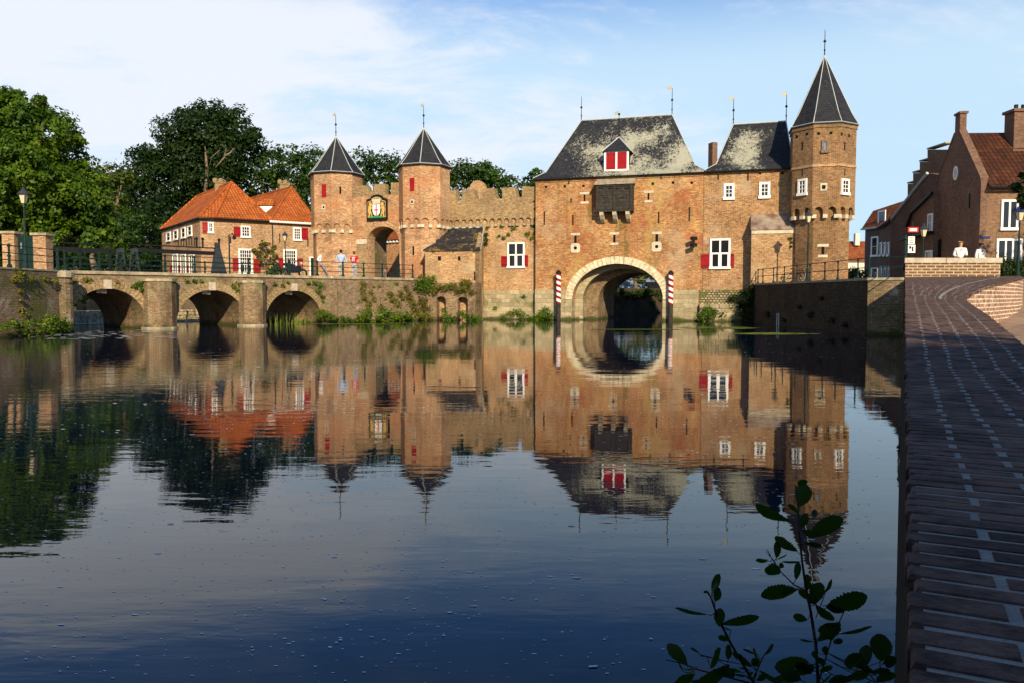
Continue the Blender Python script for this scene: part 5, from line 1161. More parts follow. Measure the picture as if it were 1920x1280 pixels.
# garden wall going left out of frame
# ================================================================== RIGHT HOUSES
GZ_ = 2.44
X0 = at(1835, 480, 43).x
hA = root('gabled_house', (X0, 43, GZ_), 'dark brick house with steep gable, brown tile roof and big chimney, right edge', 'house')
gl = Frame(at(1751, 480, 49.3).xy, (X0, 43.0)); ff = Frame((X0, 43.0), (X0+16, 42.2))
zl = gl.px(1751, 357)[1]; ap_s, ap_z = gl.px(1795, 247); zr_ = gl.px(1835, 348)[1]; zr_ = min(zr_, zl+.1)
sh_ = .42
pts = [(0, 1.5), (gl.w, 1.5), (gl.w, zr_), (gl.w-.05, zr_+.35), (ap_s+.35, ap_z-.1), (ap_s+.35, ap_z+.95), (ap_s-.35, ap_z+.95), (ap_s-.35, ap_z-.1), (.05, zl+.35), (0, zl)]
Geo().prism(gl, pts, 0, -.35).build('gable_wall', M['brick_dark'], hA)
g = Geo(); g.box(gl, ap_s-.42, ap_s+.42, ap_z+.95, ap_z+1.07, .06, -.42)
for (a0, b0, a1, b1) in ((gl.w-.02, zr_+.36, ap_s+.38, ap_z-.05), (.02, zl+.36, ap_s-.38, ap_z-.05)):
    g.prism(gl, [(a0, b0-.06), (a0, b0+.05), (a1, b1+.05), (a1, b1-.06)], .04, -.37)
g.each('gable_coping', M['brick_dark'], hA)
bk = gl.P(0, 0, 0)
Geo().box(ff, .12, 16, 1.5, zr_-.02, .0, -.4).build('front_wall', M['brick_right'], hA)
g = Geo(); R0 = gl.P(ap_s, ap_z-.1, -.3); off = ff.t*15.5
g.add([ff.P(.3, zr_-.15, .35), ff.P(16, zr_-.15, .35), R0+off, R0, gl.P(.1, zl, -.3), gl.P(.1, zl, -.3)+off], [(0, 1, 2, 3), (3, 2, 5, 4)]); rA = g.build('roof', M['tile_brown'], hA, fix=False)
g = Geo(); g.tube([ff.P(.3, zr_-.2, .42), ff.P(16, zr_-.2, .42)], .07, 6); g.build('gutter', M['iron'], rA)
p = at(1905, 207, 45.5); g = Geo(); g.cube((p.x+.3, 45.5, p.z-1.6), 1.3, .9, 3.2); g.cube((p.x+.3, 45.5, p.z-.1), 1.5, 1.1, .16); g.cube((p.x+.3, 45.5, p.z-2.4), 1.6, 1.3, .2); ch = g.build('chimney', M['brick_dark'], rA)
g = Geo(); 
for q in (-.3, .1, .5): g.tube([(p.x+.3+q, 45.5, p.z-.05), (p.x+.3+q, 45.5, p.z+.3)], .11, 8)
g.each('chimney_pot', M['iron'], ch)
s, z = gl.px(1792, 325); n = 14
Geo().prism(gl, [(s+.34*math.cos(2*math.pi*k/n), z+.34*math.sin(2*math.pi*k/n)*1.2) for k in range(n)], -.01, .03).build('round_window', M['white'], hA)
Geo().prism(gl, [(s+.22*math.cos(2*math.pi*k/n), z+.24*math.sin(2*math.pi*k/n)*1.2) for k in range(n)], .01, .04).build('round_pane', M['glass'], hA)
anchors(gl, [(1819, 365, 390), (1761, 376, 400)], hA)
window(ff, 1876, 1908, 375, 431, hA, 2, 1, fw=.11, mw=.1); window(ff, 1867, 1915, 448, 500, hA, 3, 1, fw=.11, mw=.09, label='wide ground floor window')
s0, s1, z0, z1 = gl.rect(1754, 1765, 450, 485); Geo().box(gl, s0, s1, 2.3, z1, -.01, .02).build('door', M['black'], hA)
s0, s1, z0, z1 = ff.rect(1838, 1856, 443.5, 448); Geo().box(ff, s0, s1, z0, z1, .01, .04).build('street_name_sign', M['signblue'], hA)
# hedge
bush('hedge', [(at(1870+k*10, 508, 38.5), .75) for k in range(8)]+[(at(1870+k*10, 520, 38.5), .6) for k in range(8)], 'leaf_oak', 'clipped dark green hedge below the ground floor window of the gabled house', 'hedge', size=.12)
# house B with stepped gable
bz = 55.0
g0 = at(1765, 480, 54); fB = Frame(at(1672, 480, 60).xy, at(1775, 480, 53).xy)
hB = root('stepped_gable_house', (g0.x-2, 56, GZ_), 'brick house with a stepped gable behind the gabled house', 'house')
st_ = [(1702, 437), (1702, 345), (1712, 345), (1712, 325), (1724.5, 325), (1724.5, 304), (1739, 304), (1739, 281), (1790, 281), (1790, 520)]
P_ = [fB.px(*q, -1.2) for q in st_]; P_[0] = (P_[0][0], 2); P_[-1] = (P_[-1][0], 2)
Geo().prism(fB, P_, -1.2, -1.7).build('stepped_gable', M['brick_right'], hB)
g = Geo()
for (xa_, xb_, yy) in ((1702, 1713, 344), (1712, 1725, 324), (1724.5, 1740, 303), (1739, 1773, 280)):
    a, z = fB.px(xa_, yy, -1.2); b = fB.px(xb_, yy, -1.2)[0]; g.box(fB, a-.03, b+.03, z-.02, z+.07, -1.16, -1.76)
g.each('step_coping', M['coping'], hB)
q = [fB.px(1671, 414), fB.px(1741, 325), fB.px(1765, 345), fB.px(1765, 480)]
Geo().prism(fB, [(q[0][0], 2), q[0], q[1], (q[2][0], q[1][1]-.4), (q[2][0], 2)], 0, -1.1).build('wall', M['brick_dark'], hB)
g = Geo(); g.tube([fB.P(*q[0], .08), fB.P(*q[1], .08)], .11, 6); g.build('white_verge', M['lead'], hB)
# side wing running left-back with eave
sB = Frame(at(1647, 480, 68).xy, at(1672, 480, 60).xy); za = sB.px(1671, 414)[1]
Geo().box(sB, 0, sB.w, 2, za, -.02, -1.5).build('side_wall', M['brick_dark'], hB)
for x in (1651, 1658, 1665): window(sB, x, x+4, 455, 480, hB, 1, 1, fw=.12); window(sB, x, x+4, 500, 524, hB, 1, 1, fw=.12)
g = Geo(); g.tube([sB.P(0, za, .2), sB.P(sB.w, za, .2)], .12, 6); g.build('gutter', M['iron'], hB)
g = Geo(); g.add([sB.P(0, za, .15), sB.P(sB.w, za, .15), sB.P(sB.w+1.6, za+3.4, -3.2), sB.P(.4, za+3.0, -3.2)], [(0, 1, 2, 3)]); g.build('roof', M['tile_brown'], hB)
# low lean-to house with windows between B and A
fL = Frame(at(1700, 480, 52.5).xy, at(1753, 480, 48.3).xy); hL = root('low_house', (fL.o.x+1, 50, GZ_), 'low dark house with sloping roof and white windows tucked between the two gabled houses', 'house')
q = [(fL.px(1700, 480)[0], 2), fL.px(1703, 425), fL.px(1712, 400), fL.px(1751, 362), (fL.px(1751, 400)[0], 2)]
Geo().prism(fL, q, 0, -2).build('wall', M['brick_dark'], hL)
g = Geo(); g.tube([fL.P(*q[1], .1), fL.P(*q[2], .1), fL.P(*q[3], .1)], .10, 6); g.build('verge', M['iron'], hL)
window(fL, 1741, 1749.5, 401, 435, hL, 2, 2, fw=.09); window(fL, 1737, 1749, 470, 486, hL, 1, 1, fw=.09)
g = Geo(); a, z = fL.px(1700, 452); b, z2 = fL.px(1752, 438); g.prism(fL, [(a, z), (b, z2), (b, z2+.15), (a, z+.15)], 0, .5); g.build('canopy', M['iron'], hL)
# house C mansard
fC = Frame(at(1620, 480, 84).xy, at(1668, 480, 80).xy); hC = root('mansard_house', (fC.o.x+1, 82, GZ_), 'dark plastered house with orange mansard roof and a white dormer window', 'house')
ze_ = fC.px(1640, 427)[1]; zk = fC.px(1640, 394)[1]
Geo().box(fC, .1, fC.w+6, 2, ze_, 0, -8).build('wall', M['darkplaster'], hC)
zt_c = fC.px(1690, 370)[1]; s9 = fC.px(1694, 380)[0]
g = Geo(); g.add([fC.P(-.1, ze_, .3), fC.P(fC.w+6, ze_, .3), fC.P(fC.w+6, zk+1.0, -.5), fC.P(.6, zk, -.5), fC.P(s9+1, zt_c+.8, -3.5), fC.P(fC.w+6, zt_c+.8, -3.5), fC.P(-.1, ze_, -8), fC.P(.6, zk, -7.5)], [(0, 1, 2, 3), (3, 2, 5, 4), (0, 3, 7, 6), (3, 4, 7)]); g.build('roof', M['tile_red'], hC, fix=False)
Geo().box(fC, -.15, fC.w+6, ze_-.15, ze_+.02, 0, .4).build('gutter', M['lead'], hC)
window(fC, 1647, 1661, 395, 426, hC, 1, 1, d=.1, fw=.16, gl='glasspale', label='white dormer window'); window(fC, 1634, 1647, 444, 481, hC, 1, 2, fw=.16); window(fC, 1634, 1647, 501, 524, hC, 1, 2, fw=.16)
# house D far
fD = Frame(at(1586, 480, 105).xy, at(1650, 480, 105).xy); hD = root('far_house', (fD.o.x+2, 105, GZ_), 'distant low cream house with a plain orange roof right of the tall tower', 'house')
zD = fD.px(1610, 491)[1]; Geo().box(fD, 0, fD.w, 2, zD, 0, -6).build('wall', M['cream'], hD)
zD2 = fD.px(1610, 450)[1]; g = Geo(); g.add([fD.P(-.3, zD, .3), fD.P(fD.w, zD, .3), fD.P(fD.w, zD2, -3), fD.P(fD.px(1607, 450)[0], zD2, -3), fD.P(-.3, zD, -6)], [(0, 1, 2, 3), (0, 3, 4)]); g.build('roof', M['tile_red'], hD, fix=False)
p = at(1606.5, 444, 107); g = Geo(); g.cube((p.x, 107, p.z-.4), .6, .6, 1.6); g.build('chimney', M['cream'], hD)
bush('garden_bush', [(at(1598, 516, 70), .7), (at(1610, 518, 70), .6), (at(1622, 517, 70), .6), (at(1590, 517, 70), .7), (at(1604, 508, 70), .4)], 'leaf_mid', 'light green bush between the tall tower and the dark mansard house', 'bush', size=.22)
# ================================================================== SIGN
p = at(1709, 490, 34.6); sg = root('sign_post', (p.x, 34.6, 2.4), 'pole with a red and white board above two white panels, left of parapet block', 'sign')
z = lambda y: at(1709, y, 34.6).z; SF = Frame((p.x-2, 34.5), (p.x+2, 34.5))
g = Geo(); g.tube([(p.x, 34.6, 2.4), (p.x, 34.6, z(418))], .04, 8); g.build('pole', M['green'], sg)
def plate(x0, x1, y0, y1, mat, name, d0=.0, d1=.03, par=None): 
    s0, s1, z0, z1 = SF.rect(x0, x1, y0, y1); return Geo().box(SF, s0, s1, z0, z1, d0, d1).build(name, M[mat], par or sg)
b = plate(1702, 1721.5, 426.5, 436, 'signred', 'red_board'); plate(1705, 1718.5, 429, 434, 'white', 'white_band', .031, .036, b)
b = plate(1702.5, 1714.5, 444, 458, 'white', 'upper_panel'); 
for k in range(3): plate(1704.5, 1712.5, 446+k*4, 447.6+k*4, 'greysteel', 'text_line', .031, .036, b)
b = plate(1702, 1715.5, 459.5, 474.5, 'white', 'lower_panel'); plate(1704, 1708, 462, 467, 'board', 'pictogram', .031, .036, b); plate(1709, 1712, 463, 472, 'board', 'pictogram', .031, .036, b)
# ================================================================== vehicles
def wheel(g, c, r, w, ax):
    ax = Vector(ax); g.tube([Vector(c)-ax*w/2, Vector(c)-ax*w*.3, Vector(c)+ax*w*.3, Vector(c)+ax*w/2], [r*.93, r, r, r*.93], 18)
def car(loc, rz, mat, label):
    rt = root('parked_car', (0, 0, 0), label, 'car', 'cars parked behind the river wall'); F = Frame((-2.2, -.85), (2.2, -.85))
    prof = [(0, .35), (.25, .25), (4.15, .25), (4.35, .4), (4.38, .75), (4.2, .92), (3.3, 1.0), (.5, .98), (.05, .85)]
    Geo().prism(F, prof, 0, -1.7).build('body', M[mat], rt)
    cab = [(.45, .97), (3.35, .99), (2.65, 1.42), (1.1, 1.45)]; a = [F.P(s, z, -.02) for s, z in cab]; b = [F.P(s, z, -1.68) for s, z in cab]
    for l_, sg_ in ((a, 1), (b, -1)):
        for i in (2, 3): l_[i] += Vector((0, .17*sg_, 0))
    Geo().add(a+b, [(3, 2, 6, 7), (0, 1, 2, 3), (4, 7, 6, 5), (1, 5, 6, 2), (0, 3, 7, 4)]).build('cabin', M[mat], rt)
    Fw = [(.72, 1.03), (1.75, 1.03), (1.75, 1.38), (1.2, 1.38)]; Fx = [(1.85, 1.03), (3.05, 1.03), (2.55, 1.38), (1.85, 1.38)]
    for q in (Fw, Fx):
        Geo().add([F.P(s, z, -.03+.0-(z-1)*.38+.02) for s, z in q], [(0, 1, 2, 3)]).add([F.P(s, z, -1.67+(z-1)*.38-.02) for s, z in q], [(3, 2, 1, 0)]).each('side_window', M['glasspale'], rt)
    for s in (.85, 3.5):
        for d in (0, -1.7):
            g = Geo(); wheel(g, F.P(s, .32, d-.0+(.01 if d == 0 else -.01)), .32, .2, F.n); w = g.build('wheel', M['rubber'], rt); g = Geo(); wheel(g, F.P(s, .32, d+(.03 if d == 0 else -.03)), .2, .18, F.n); g.build('rim', M['chrome'], w)
    for d in (-.2, -1.5): Geo().box(F, 4.33, 4.41, .6, .75, d+.15, d-.15).build('headlight', M['white'], rt)
    rt.location = loc; rt.rotation_euler = (0, 0, rz); return rt
p = at(1174, 546, 100); car((p.x, 100.0, 2.42), .05, 'carblue', 'blue-grey parked car seen through the river arch'); p = at(1222, 546, 101); car((p.x, 101.5, 2.42), .4, 'cardark', 'black parked car seen through the river arch, right of the blue-grey one')
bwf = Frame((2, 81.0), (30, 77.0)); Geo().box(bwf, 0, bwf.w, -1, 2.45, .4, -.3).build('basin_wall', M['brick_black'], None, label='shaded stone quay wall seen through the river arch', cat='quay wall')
def bike(loc, rz, label, motor=False):
    rt = root('motor_scooter' if motor else 'bicycle', (0, 0, 0), label, 'scooter' if motor else 'bicycle'); R_ = .34 if not motor else .26; wb_ = .54 if not motor else .62
    for s in (-1, 1):
        g = Geo(); pts = [Vector((s*wb_+R_*math.cos(t*math.pi/12), 0, R_+R_*math.sin(t*math.pi/12))) for t in range(25)]; g.tube(pts, .022 if not motor else .06, 5, cap=False)
        w = g.build('wheel', M['rubber'], rt); g = Geo()
        for t in range(8): g.tube([(s*wb_, 0, R_), pts[t*3]], .006, 3)
        g.build('spokes', M['chrome'], w)
    g = Geo()
    if not motor:
        for a, b in (((-.54, 0, .34), (-.1, 0, .3)), ((-.1, 0, .3), (-.22, 0, .85)), ((-.54, 0, .34), (-.2, 0, .8)), ((-.1, 0, .3), (.38, 0, .82)), ((-.2, 0, .78), (.38, 0, .82)), ((.54, 0, .34), (.36, 0, .95))): g.tube([a, b], .02, 5)
        g.build('frame', M['iron'], rt); Geo().cube((-.24, 0, .9), .26, .14, .07).build('saddle', M['rubber'], rt); Geo().tube([(.25, -.28, .98), (.37, -.1, 1.02), (.37, .1, 1.02), (.25, .28, .98)], .014, 5).build('handlebar', M['chrome'], rt)
    else:
        F = Frame((-.7, -.16), (.7, -.16)); g.prism(F, [(.1, .4), (.5, .3), (1.0, .3), (1.2, .45), (1.1, .75), (.7, .7), (.2, .75)], 0, -.32); g.build('body', M['cardark'], rt)
        Geo().prism(F, [(.05, .75), (.7, .72), (.75, .82), (.1, .9)], .02, -.34).build('saddle', M['rubber'], rt); Geo().tube([(.25, -.34, 1.0), (.4, -.1, 1.05), (.4, .1, 1.05), (.25, .34, 1.0)], .02, 5).build('handlebar', M['iron'], rt)
        Geo().tube([(.62, 0, .3), (.4, 0, 1.05)], .04, 6).build('fork', M['chrome'], rt); Geo().ball((.5, 0, .9), .1, 8).build('headlight', M['lampglass'], rt)
    rt.location = loc; rt.rotation_euler = (0, 0, rz)
p = BF.P(BF.px(551, 520, -1.6)[0], DZ+.04, -1.6); bike(p, .75, 'dark motor scooter parked behind the bridge railing, below the small lantern', True)
bike((at(1494, 525, 49.2).x, 49.3, QZ+.01), -.2, 'black bicycle leaning against the copper-roofed porch')
# ================================================================== TREES
tree('maple_tree', 50, [(20, 230, 60), (75, 255, 62), (-40, 230, 70), (120, 300, 50, 2), (40, 330, 70, -2), (110, 370, 62), (165, 355, 42, 2), (-30, 340, 80), (60, 410, 55), (130, 430, 50, 2), (170, 415, 40, 2), (190, 450, 30, 2), (0, 430, 60, 1), (195, 372, 22, 2), (150, 395, 45, 1), (100, 445, 40), (20, 300, 60), (-10, 400, 60), (90, 200, 22), (15, 180, 22), (140, 262, 16, 1)], M['leaf_maple'], 'big sunlit bright green broadleaf tree at the far left behind the brick gate piers', size=.26, dens=1.75, trunk=60, clump=.62)
tree('oak_tree', 92, [(385, 245, 55), (335, 250, 38), (435, 255, 42), (395, 218, 28), (350, 215, 20), (440, 222, 26), (410, 275, 45), (365, 285, 40), (385, 330, 50), (420, 335, 40), (300, 300, 30), (465, 255, 20), (310, 262, 16), (350, 295, 45), (430, 290, 35), (285, 320, 45), (330, 345, 50), (270, 360, 40), (390, 340, 45, 3), (262, 296, 24), (478, 250, 9), (330, 398, 45)], M['leaf_oak'], 'tall dark oak with bare pale limbs rising behind the left red-roofed house', size=.40, dens=.85, trunk=388, bark='bark', clump=1.0, limbs=False)
g = Geo()
for pts, rs in (([at(384, 372, 89.8), at(388, 330, 89.5), at(386, 290, 89.6), at(384, 268, 91)], [.22, .17, .13, .07]), ([at(388, 325, 87.3), at(397, 296, 87.2), at(412, 282, 88)], [.11, .08, .05]), ([at(405, 315, 87), at(421, 295, 86.8), at(424, 278, 87.5)], [.12, .09, .05]), ([at(420, 294, 86.8), at(432, 287, 87), at(438, 279, 87.5)], [.12, .09, .05])): g.tube(pts, rs, 7)
oak = [o for o in bpy.data.objects if o.name == 'oak_tree'][0]; g.build('limb', M['bark'], oak, smooth=True)
tree('broadleaf_tree', 96, [(520, 318, 48), (560, 320, 42), (480, 330, 40), (600, 330, 45), (500, 285, 24), (545, 290, 22), (580, 300, 26), (470, 290, 26), (530, 365, 60), (455, 350, 40), (600, 375, 50)], M['leaf_mid'], 'mid green tree between the tall oak and the left gate tower', size=.42, dens=.6, clump=1.0)
tree('broadleaf_tree', 90, [(700, 312, 34), (725, 320, 34), (680, 310, 26), (735, 345, 30), (700, 360, 40), (655, 350, 30), (735, 318, 20)], M['leaf_mid'], 'mid green tree showing between the two gate towers above the coat of arms', size=.40, dens=.65, clump=.9)
tree('broadleaf_tree', 88, [(862, 322, 24), (895, 322, 26), (915, 330, 24), (862, 330, 28), (895, 334, 30), (925, 345, 30), (880, 320, 18), (925, 325, 16), (950, 340, 20), (945, 360, 24), (975, 355, 18), (850, 350, 30), (905, 360, 35), (965, 372, 20)], M['leaf_mid'], 'mid green tree behind the crenellated curtain wall', size=.40, dens=.7, clump=.9)
tree('broadleaf_tree', 86, [(1003, 325, 12), (995, 340, 16), (985, 352, 15), (1010, 345, 14)], M['leaf_mid'], 'small tree top peeping out left of the gatehouse roof', size=.36, dens=.9, clump=.7)
tree('acacia_tree', 84, [(205, 330, 26), (190, 350, 28), (225, 345, 24), (205, 375, 36), (232, 330, 14), (180, 385, 30), (175, 335, 16)], M['leaf_olive'], 'olive green feathery tree between the big maple and the tall oak', size=.38, dens=.65, clump=.85)
tree('dark_tree', 110, [(220, 325, 18), (240, 345, 30), (215, 355, 30), (190, 345, 24), (250, 380, 40), (210, 395, 40)], M['leaf_oak'], 'dark tree top showing behind the olive green tree', size=.5, dens=.5, clump=1.1)
for i, (blobs, Y, mt, lb) in enumerate((
    ([(150, 470, 34), (190, 480, 34), (120, 480, 34), (165, 500, 34), (110, 510, 30)], 72, 'leaf_mid', 'leafy shrub tree behind the bridge railing, nearest the brick gate piers'),
    ([(230, 440, 40), (210, 470, 38), (250, 470, 36), (225, 495, 36), (250, 415, 30)], 76, 'leaf_mid', 'leafy shrub tree behind the grey lattice posts'),
    ([(280, 420, 38), (275, 455, 36), (290, 485, 34), (265, 500, 34), (300, 395, 30)], 80, 'leaf_oak', 'dark shrub tree against the left end of the left house'),
    ([(180, 432, 30), (150, 445, 30), (205, 415, 30), (170, 400, 30)], 78, 'leaf_olive', 'sunlit bush tree below the crown of the big maple'),
    ([(178, 445, 17), (190, 462, 15), (168, 458, 14)], 47, 'leaf_maple', 'hanging bright green bough in front of the dark shrubs'),
    ([(20, 470, 40), (-20, 480, 40), (60, 485, 40), (90, 490, 34)], 62, 'leaf_oak', 'dark shrubbery behind the brick gate piers'))):
    tree('shrub_tree', Y, blobs, M[mt], lb, 'shrub', size=.34, dens=.7, clump=.75, limbs=False)
# wood that closes the view behind everything on the left and behind the passage
L = []
for k in range(40): L.append((at(-80+k*22, 415+random.uniform(-14, 14), 130), random.uniform(3.4, 4.8))); L.append((at(-80+k*22, 465, 129), random.uniform(3.2, 4.2))); L.append((at(-80+k*22, 500, 128), random.uniform(2.6, 4.0)))
for k in range(14): L.append((at(1080+k*17, 512+random.uniform(-8, 8), 135), random.uniform(2.6, 3.6))); L.append((at(1080+k*17, 540, 133), 2.6))
P, N = lobes_leaves(L, .7, .35, clump=1.4); o = leaf_obj('far_wood', P, N, .7, M['leaf_oak'], None, None, kind='stuff')
# green banks of the side channel
L = []
for k in range(16):
    p = bl+inw*(12+k*3.2); L.append((Vector((p.x-.6, p.y, 1.5)), .9)); p2 = brp+inw*(20+k*2.6); L.append((Vector((p2.x-.5, p2.y, 1.6)), .8))
for k in range(10): p = (bl+inw*52).lerp(brp+inw*52, k/9); L.append((Vector((p.x, p.y, 1.9)), 1.4))
P, N = lobes_leaves(L, .25, 1.3, clump=.4); leaf_obj('bank_vegetation', P, N, .25, M['leaf_bush'], None, None, kind='stuff')
# tree behind the arch
tree('street_tree', 96, [(1195, 508, 22), (1170, 502, 18), (1220, 506, 20), (1190, 492, 20), (1232, 518, 14), (1150, 508, 14), (1200, 530, 5)], M['leaf_mid'], 'small street tree seen through the river arch above the parked cars', size=.26, dens=1.1, trunk=1190, ground=2.4, clump=.45)
tree('street_tree', 31, [(1935, 352, 34), (1960, 330, 45), (1950, 385, 34), (1990, 300, 60), (2010, 370, 60)], M['leaf_oak'], 'dark leafy branches reaching in from the right edge in front of the gabled house', size=.16, dens=2.2, trunk=2040, ground=2.4, clump=.34)
rt = root('street_tree', (31, 30.5, 2.3), 'leafy street tree beyond the right edge that shades the gabled house', 'tree')
LL = [(Vector((random.uniform(26.0, 38), random.uniform(27.5, 33), random.uniform(5.2, 13.5))), random.uniform(.8, 1.5)) for k in range(30)]
LL = [l for l in LL if (l[0].x-l[1]-.8)/(l[0].y+l[1]) > .665]
P, N = lobes_leaves(LL, .3, .6, clump=.6); leaf_obj('crown', P, N, .3, M['leaf_oak'], rt); Geo().tube([(32, 30.5, 2.3), (31.8, 30.5, 6), (32.2, 30.3, 11)], [.3, .24, .1], 8).build('trunk', M['bark'], rt)
# ================================================================== PLANTS ON WALLS
def patch(fr, pts, d, mat, label, r=(.18, .3), size=.11, name='wall_plant', cat='plant', dens=2.2, clump=.2):
    L = []
    for (x, y, k) in pts:
        s, z = fr.px(x, y, d); L.append((fr.P(s, z, d), k*24/1480*fr.P(s, z, d).y/24))
    rt = root(name, L[0][0], label, cat)
    for l in L:
        o = bush('tuft', [l], mat, None, None, size, dens, clump); o.location = o.location-rt.location; o.parent = rt
    return rt
patch(LF, [(35, 516, 14), (25, 524, 8), (60, 522, 7), (85, 523, 7), (100, 527, 7)], .08, 'leaf_dry', 'grassy tufts below the coping of the far left quay wall')
patch(LF, [(37, 545, 6), (38, 562, 6), (40, 580, 7), (45, 590, 8)], .06, 'leaf_dry', 'yellowish weeds trailing down the far left quay wall')
patch(LF, [(12, 612, 10), (25, 606, 10), (40, 612, 12), (55, 606, 10), (50, 622, 9), (70, 620, 8)], .35, 'leaf_bush', 'low weeds at the water foot of the far left quay wall')
patch(LF, [(85, 608, 14), (100, 598, 14), (112, 612, 13), (122, 604, 10), (95, 618, 12), (128, 615, 8)], .4, 'leaf_bush', 'bright green bramble bush at the left foot of the bridge')
patch(BF, [(260, 533, 7), (272, 540, 9), (282, 530, 7), (252, 538, 6), (266, 545, 6)], .08, 'leaf_bush', 'green tuft hanging on the bridge between the first arch and the first pier')
patch(BF, [(160, 524, 5), (170, 528, 5), (140, 527, 5), (220, 529, 4)], .05, 'leaf_dry', 'small dry tufts above the first bridge arch')
patch(BF, [(350, 528, 5), (365, 527, 5), (378, 528, 4)], .06, 'leaf_bush', 'small moss tufts above the second bridge arch')
patch(BF, [(437, 537, 7), (450, 533, 8), (458, 543, 7), (445, 546, 6), (462, 530, 5)], .08, 'leaf_bush', 'green tuft hanging on the bridge left of the second pier')
patch(BF, [(515, 533, 5), (530, 537, 5), (540, 530, 4), (578, 532, 5)], .06, 'leaf_bush', 'small plants growing above the third bridge arch')
patch(BF, [(600, 535, 9), (596, 546, 6), (604, 556, 5), (605, 566, 4), (590, 530, 5)], .08, 'leaf_bush', 'plants trailing down right of the third bridge arch')
patch(BF, [(597, 592, 9), (606, 588, 10), (616, 593, 10), (625, 597, 8)], .4, 'leaf_bush', 'leafy bush at the foot of the quay right of the third bridge arch')
patch(BF, [(680, 533, 8), (676, 545, 8), (680, 558, 9), (690, 570, 8), (700, 560, 7), (672, 565, 6), (695, 548, 6), (712, 575, 8)], .08, 'leaf_dry', 'yellow-green creeper on the quay wall below the person in red')
patch(BF, [(632+k*9.5, 600+random.uniform(-5, 2), random.uniform(3, 7)) for k in range(16)], .3, 'leaf_bush', 'low green weeds along the waterline of the quay below the land gate')
patch(BF, [(645+k*11, 545+random.uniform(-14, 26), random.uniform(3, 6)) for k in range(12)], .05, 'leaf_dry', 'scattered yellowish creeper strands across the quay wall below the land gate', size=.09)
patch(BF, [(683, 590, 11), (692, 583, 8), (676, 596, 8)], .4, 'leaf_bush', 'bright broad-leaved plant at the foot of the quay below the person in red')
patch(BF, [(715, 590, 10), (725, 585, 9), (735, 593, 10), (750, 590, 10), (765, 592, 10)], .4, 'leaf_bush', 'row of spiky green plants at the foot of the quay below the right gate tower', size=.15)
patch(BF, [(735, 560, 9), (750, 552, 9), (765, 556, 9), (772, 570, 10), (777, 580, 10), (745, 570, 9), (760, 540, 6), (730, 550, 6)], .1, 'leaf_dry', 'dry creeper spreading over the quay wall left of the two niches')
patch(LT, [(792, 525, 14), (803, 530, 12), (797, 540, 14), (785, 540, 11), (810, 522, 9)], .35, 'leaf_bush', 'thick green bush on the ledge left of the lean-to front', r=(.3, .5))
patch(LT, [(822, 538, 9), (835, 540, 8), (848, 536, 9), (860, 543, 9), (872, 541, 10), (878, 530, 8), (868, 528, 7), (815, 545, 8), (885, 547, 6)], .3, 'leaf_dry', 'band of mixed green and yellow growth above the two niches')
patch(LT, [(793, 565, 9), (797, 578, 10), (790, 590, 11), (800, 595, 9)], .25, 'leaf_dry', 'yellow-green weeds left of the left niche')
patch(LT, [(831, 583, 7), (835, 592, 9), (840, 600, 8), (848, 598, 7)], .4, 'leaf_bush', 'green plant in front of the left niche')
patch(LT, [(866, 588, 9), (872, 594, 8), (886, 596, 10), (897, 598, 9)], .5, 'leaf_bush', 'broad-leaved water plants in front of the right niche')
patch(CF, [(947, 593, 8), (958, 588, 8), (970, 586, 10), (980, 592, 9), (992, 596, 7), (1000, 597, 6)], .6, 'leaf_bush', 'row of green plants at the foot of the curtain wall', r=(.2, .3))
patch(MF, [(1015, 590, 11), (1022, 583, 9), (1030, 592, 10), (1010, 596, 9)], .4, 'leaf_bush', 'round green bush at the foot of the gatehouse left of the striped pole')
patch(CF, [(1003, 378, 3), (1004, 392, 4), (1003, 410, 3.5), (1002, 424, 5), (1003, 438, 5), (1004, 455, 3)], .12, 'leaf_mid', 'ivy strand down the joint between curtain wall and gatehouse')
patch(CF, [(945, 446, 5), (936, 443, 3.5), (940, 425, 4), (964, 426, 6), (990, 438, 6), (997, 446, 5), (953, 440, 4), (913, 428, 4)], .08, 'leaf_bush', 'small green tufts scattered on the curtain wall below the blind arches')
patch(CF, [(911, 440, 5), (911, 450, 6), (910, 458, 5)], .1, 'leaf_mid', 'green tuft in the corner at the upper end of the lean-to roof')
patch(CF, [(929, 578, 5), (982, 556, 5)], .15, 'leaf_bush', 'two small tufts on the pale stone foot of the curtain wall')
patch(MF, [(1326, 580, 11), (1320, 590, 12), (1332, 592, 12), (1315, 598, 8), (1340, 585, 8)], .6, 'leaf_bush', 'green bush at the foot of the wing right of the striped pole')
patch(MF, [(1375, 560, 10), (1385, 575, 12), (1392, 590, 14), (1355, 590, 8), (1400, 570, 12), (1395, 550, 9)], .3, 'leaf_oak', 'dark moss and weeds at the corner between the wing and the dark quay wall')
patch(MF, [(1414, 540, 12), (1410, 550, 14), (1406, 565, 14), (1410, 580, 14), (1404, 595, 14), (1418, 555, 10)], 1.2, 'leaf_oak', 'dark green ivy mass on the near corner of the dark quay wall')
patch(DF, [(1440, 590, 7), (1470, 600, 6), (1500, 575, 6), (1520, 590, 8), (1560, 600, 7), (1585, 610, 8), (1540, 560, 5)], .08, 'leaf_oak', 'dark weeds growing from cracks low in the dark quay wall', size=.12)
patch(MF, [(1482, 448, 4), (1484, 455, 3), (1483, 462, 3)], .95, 'leaf_mid', 'small plant on the wall of the copper-roofed porch')
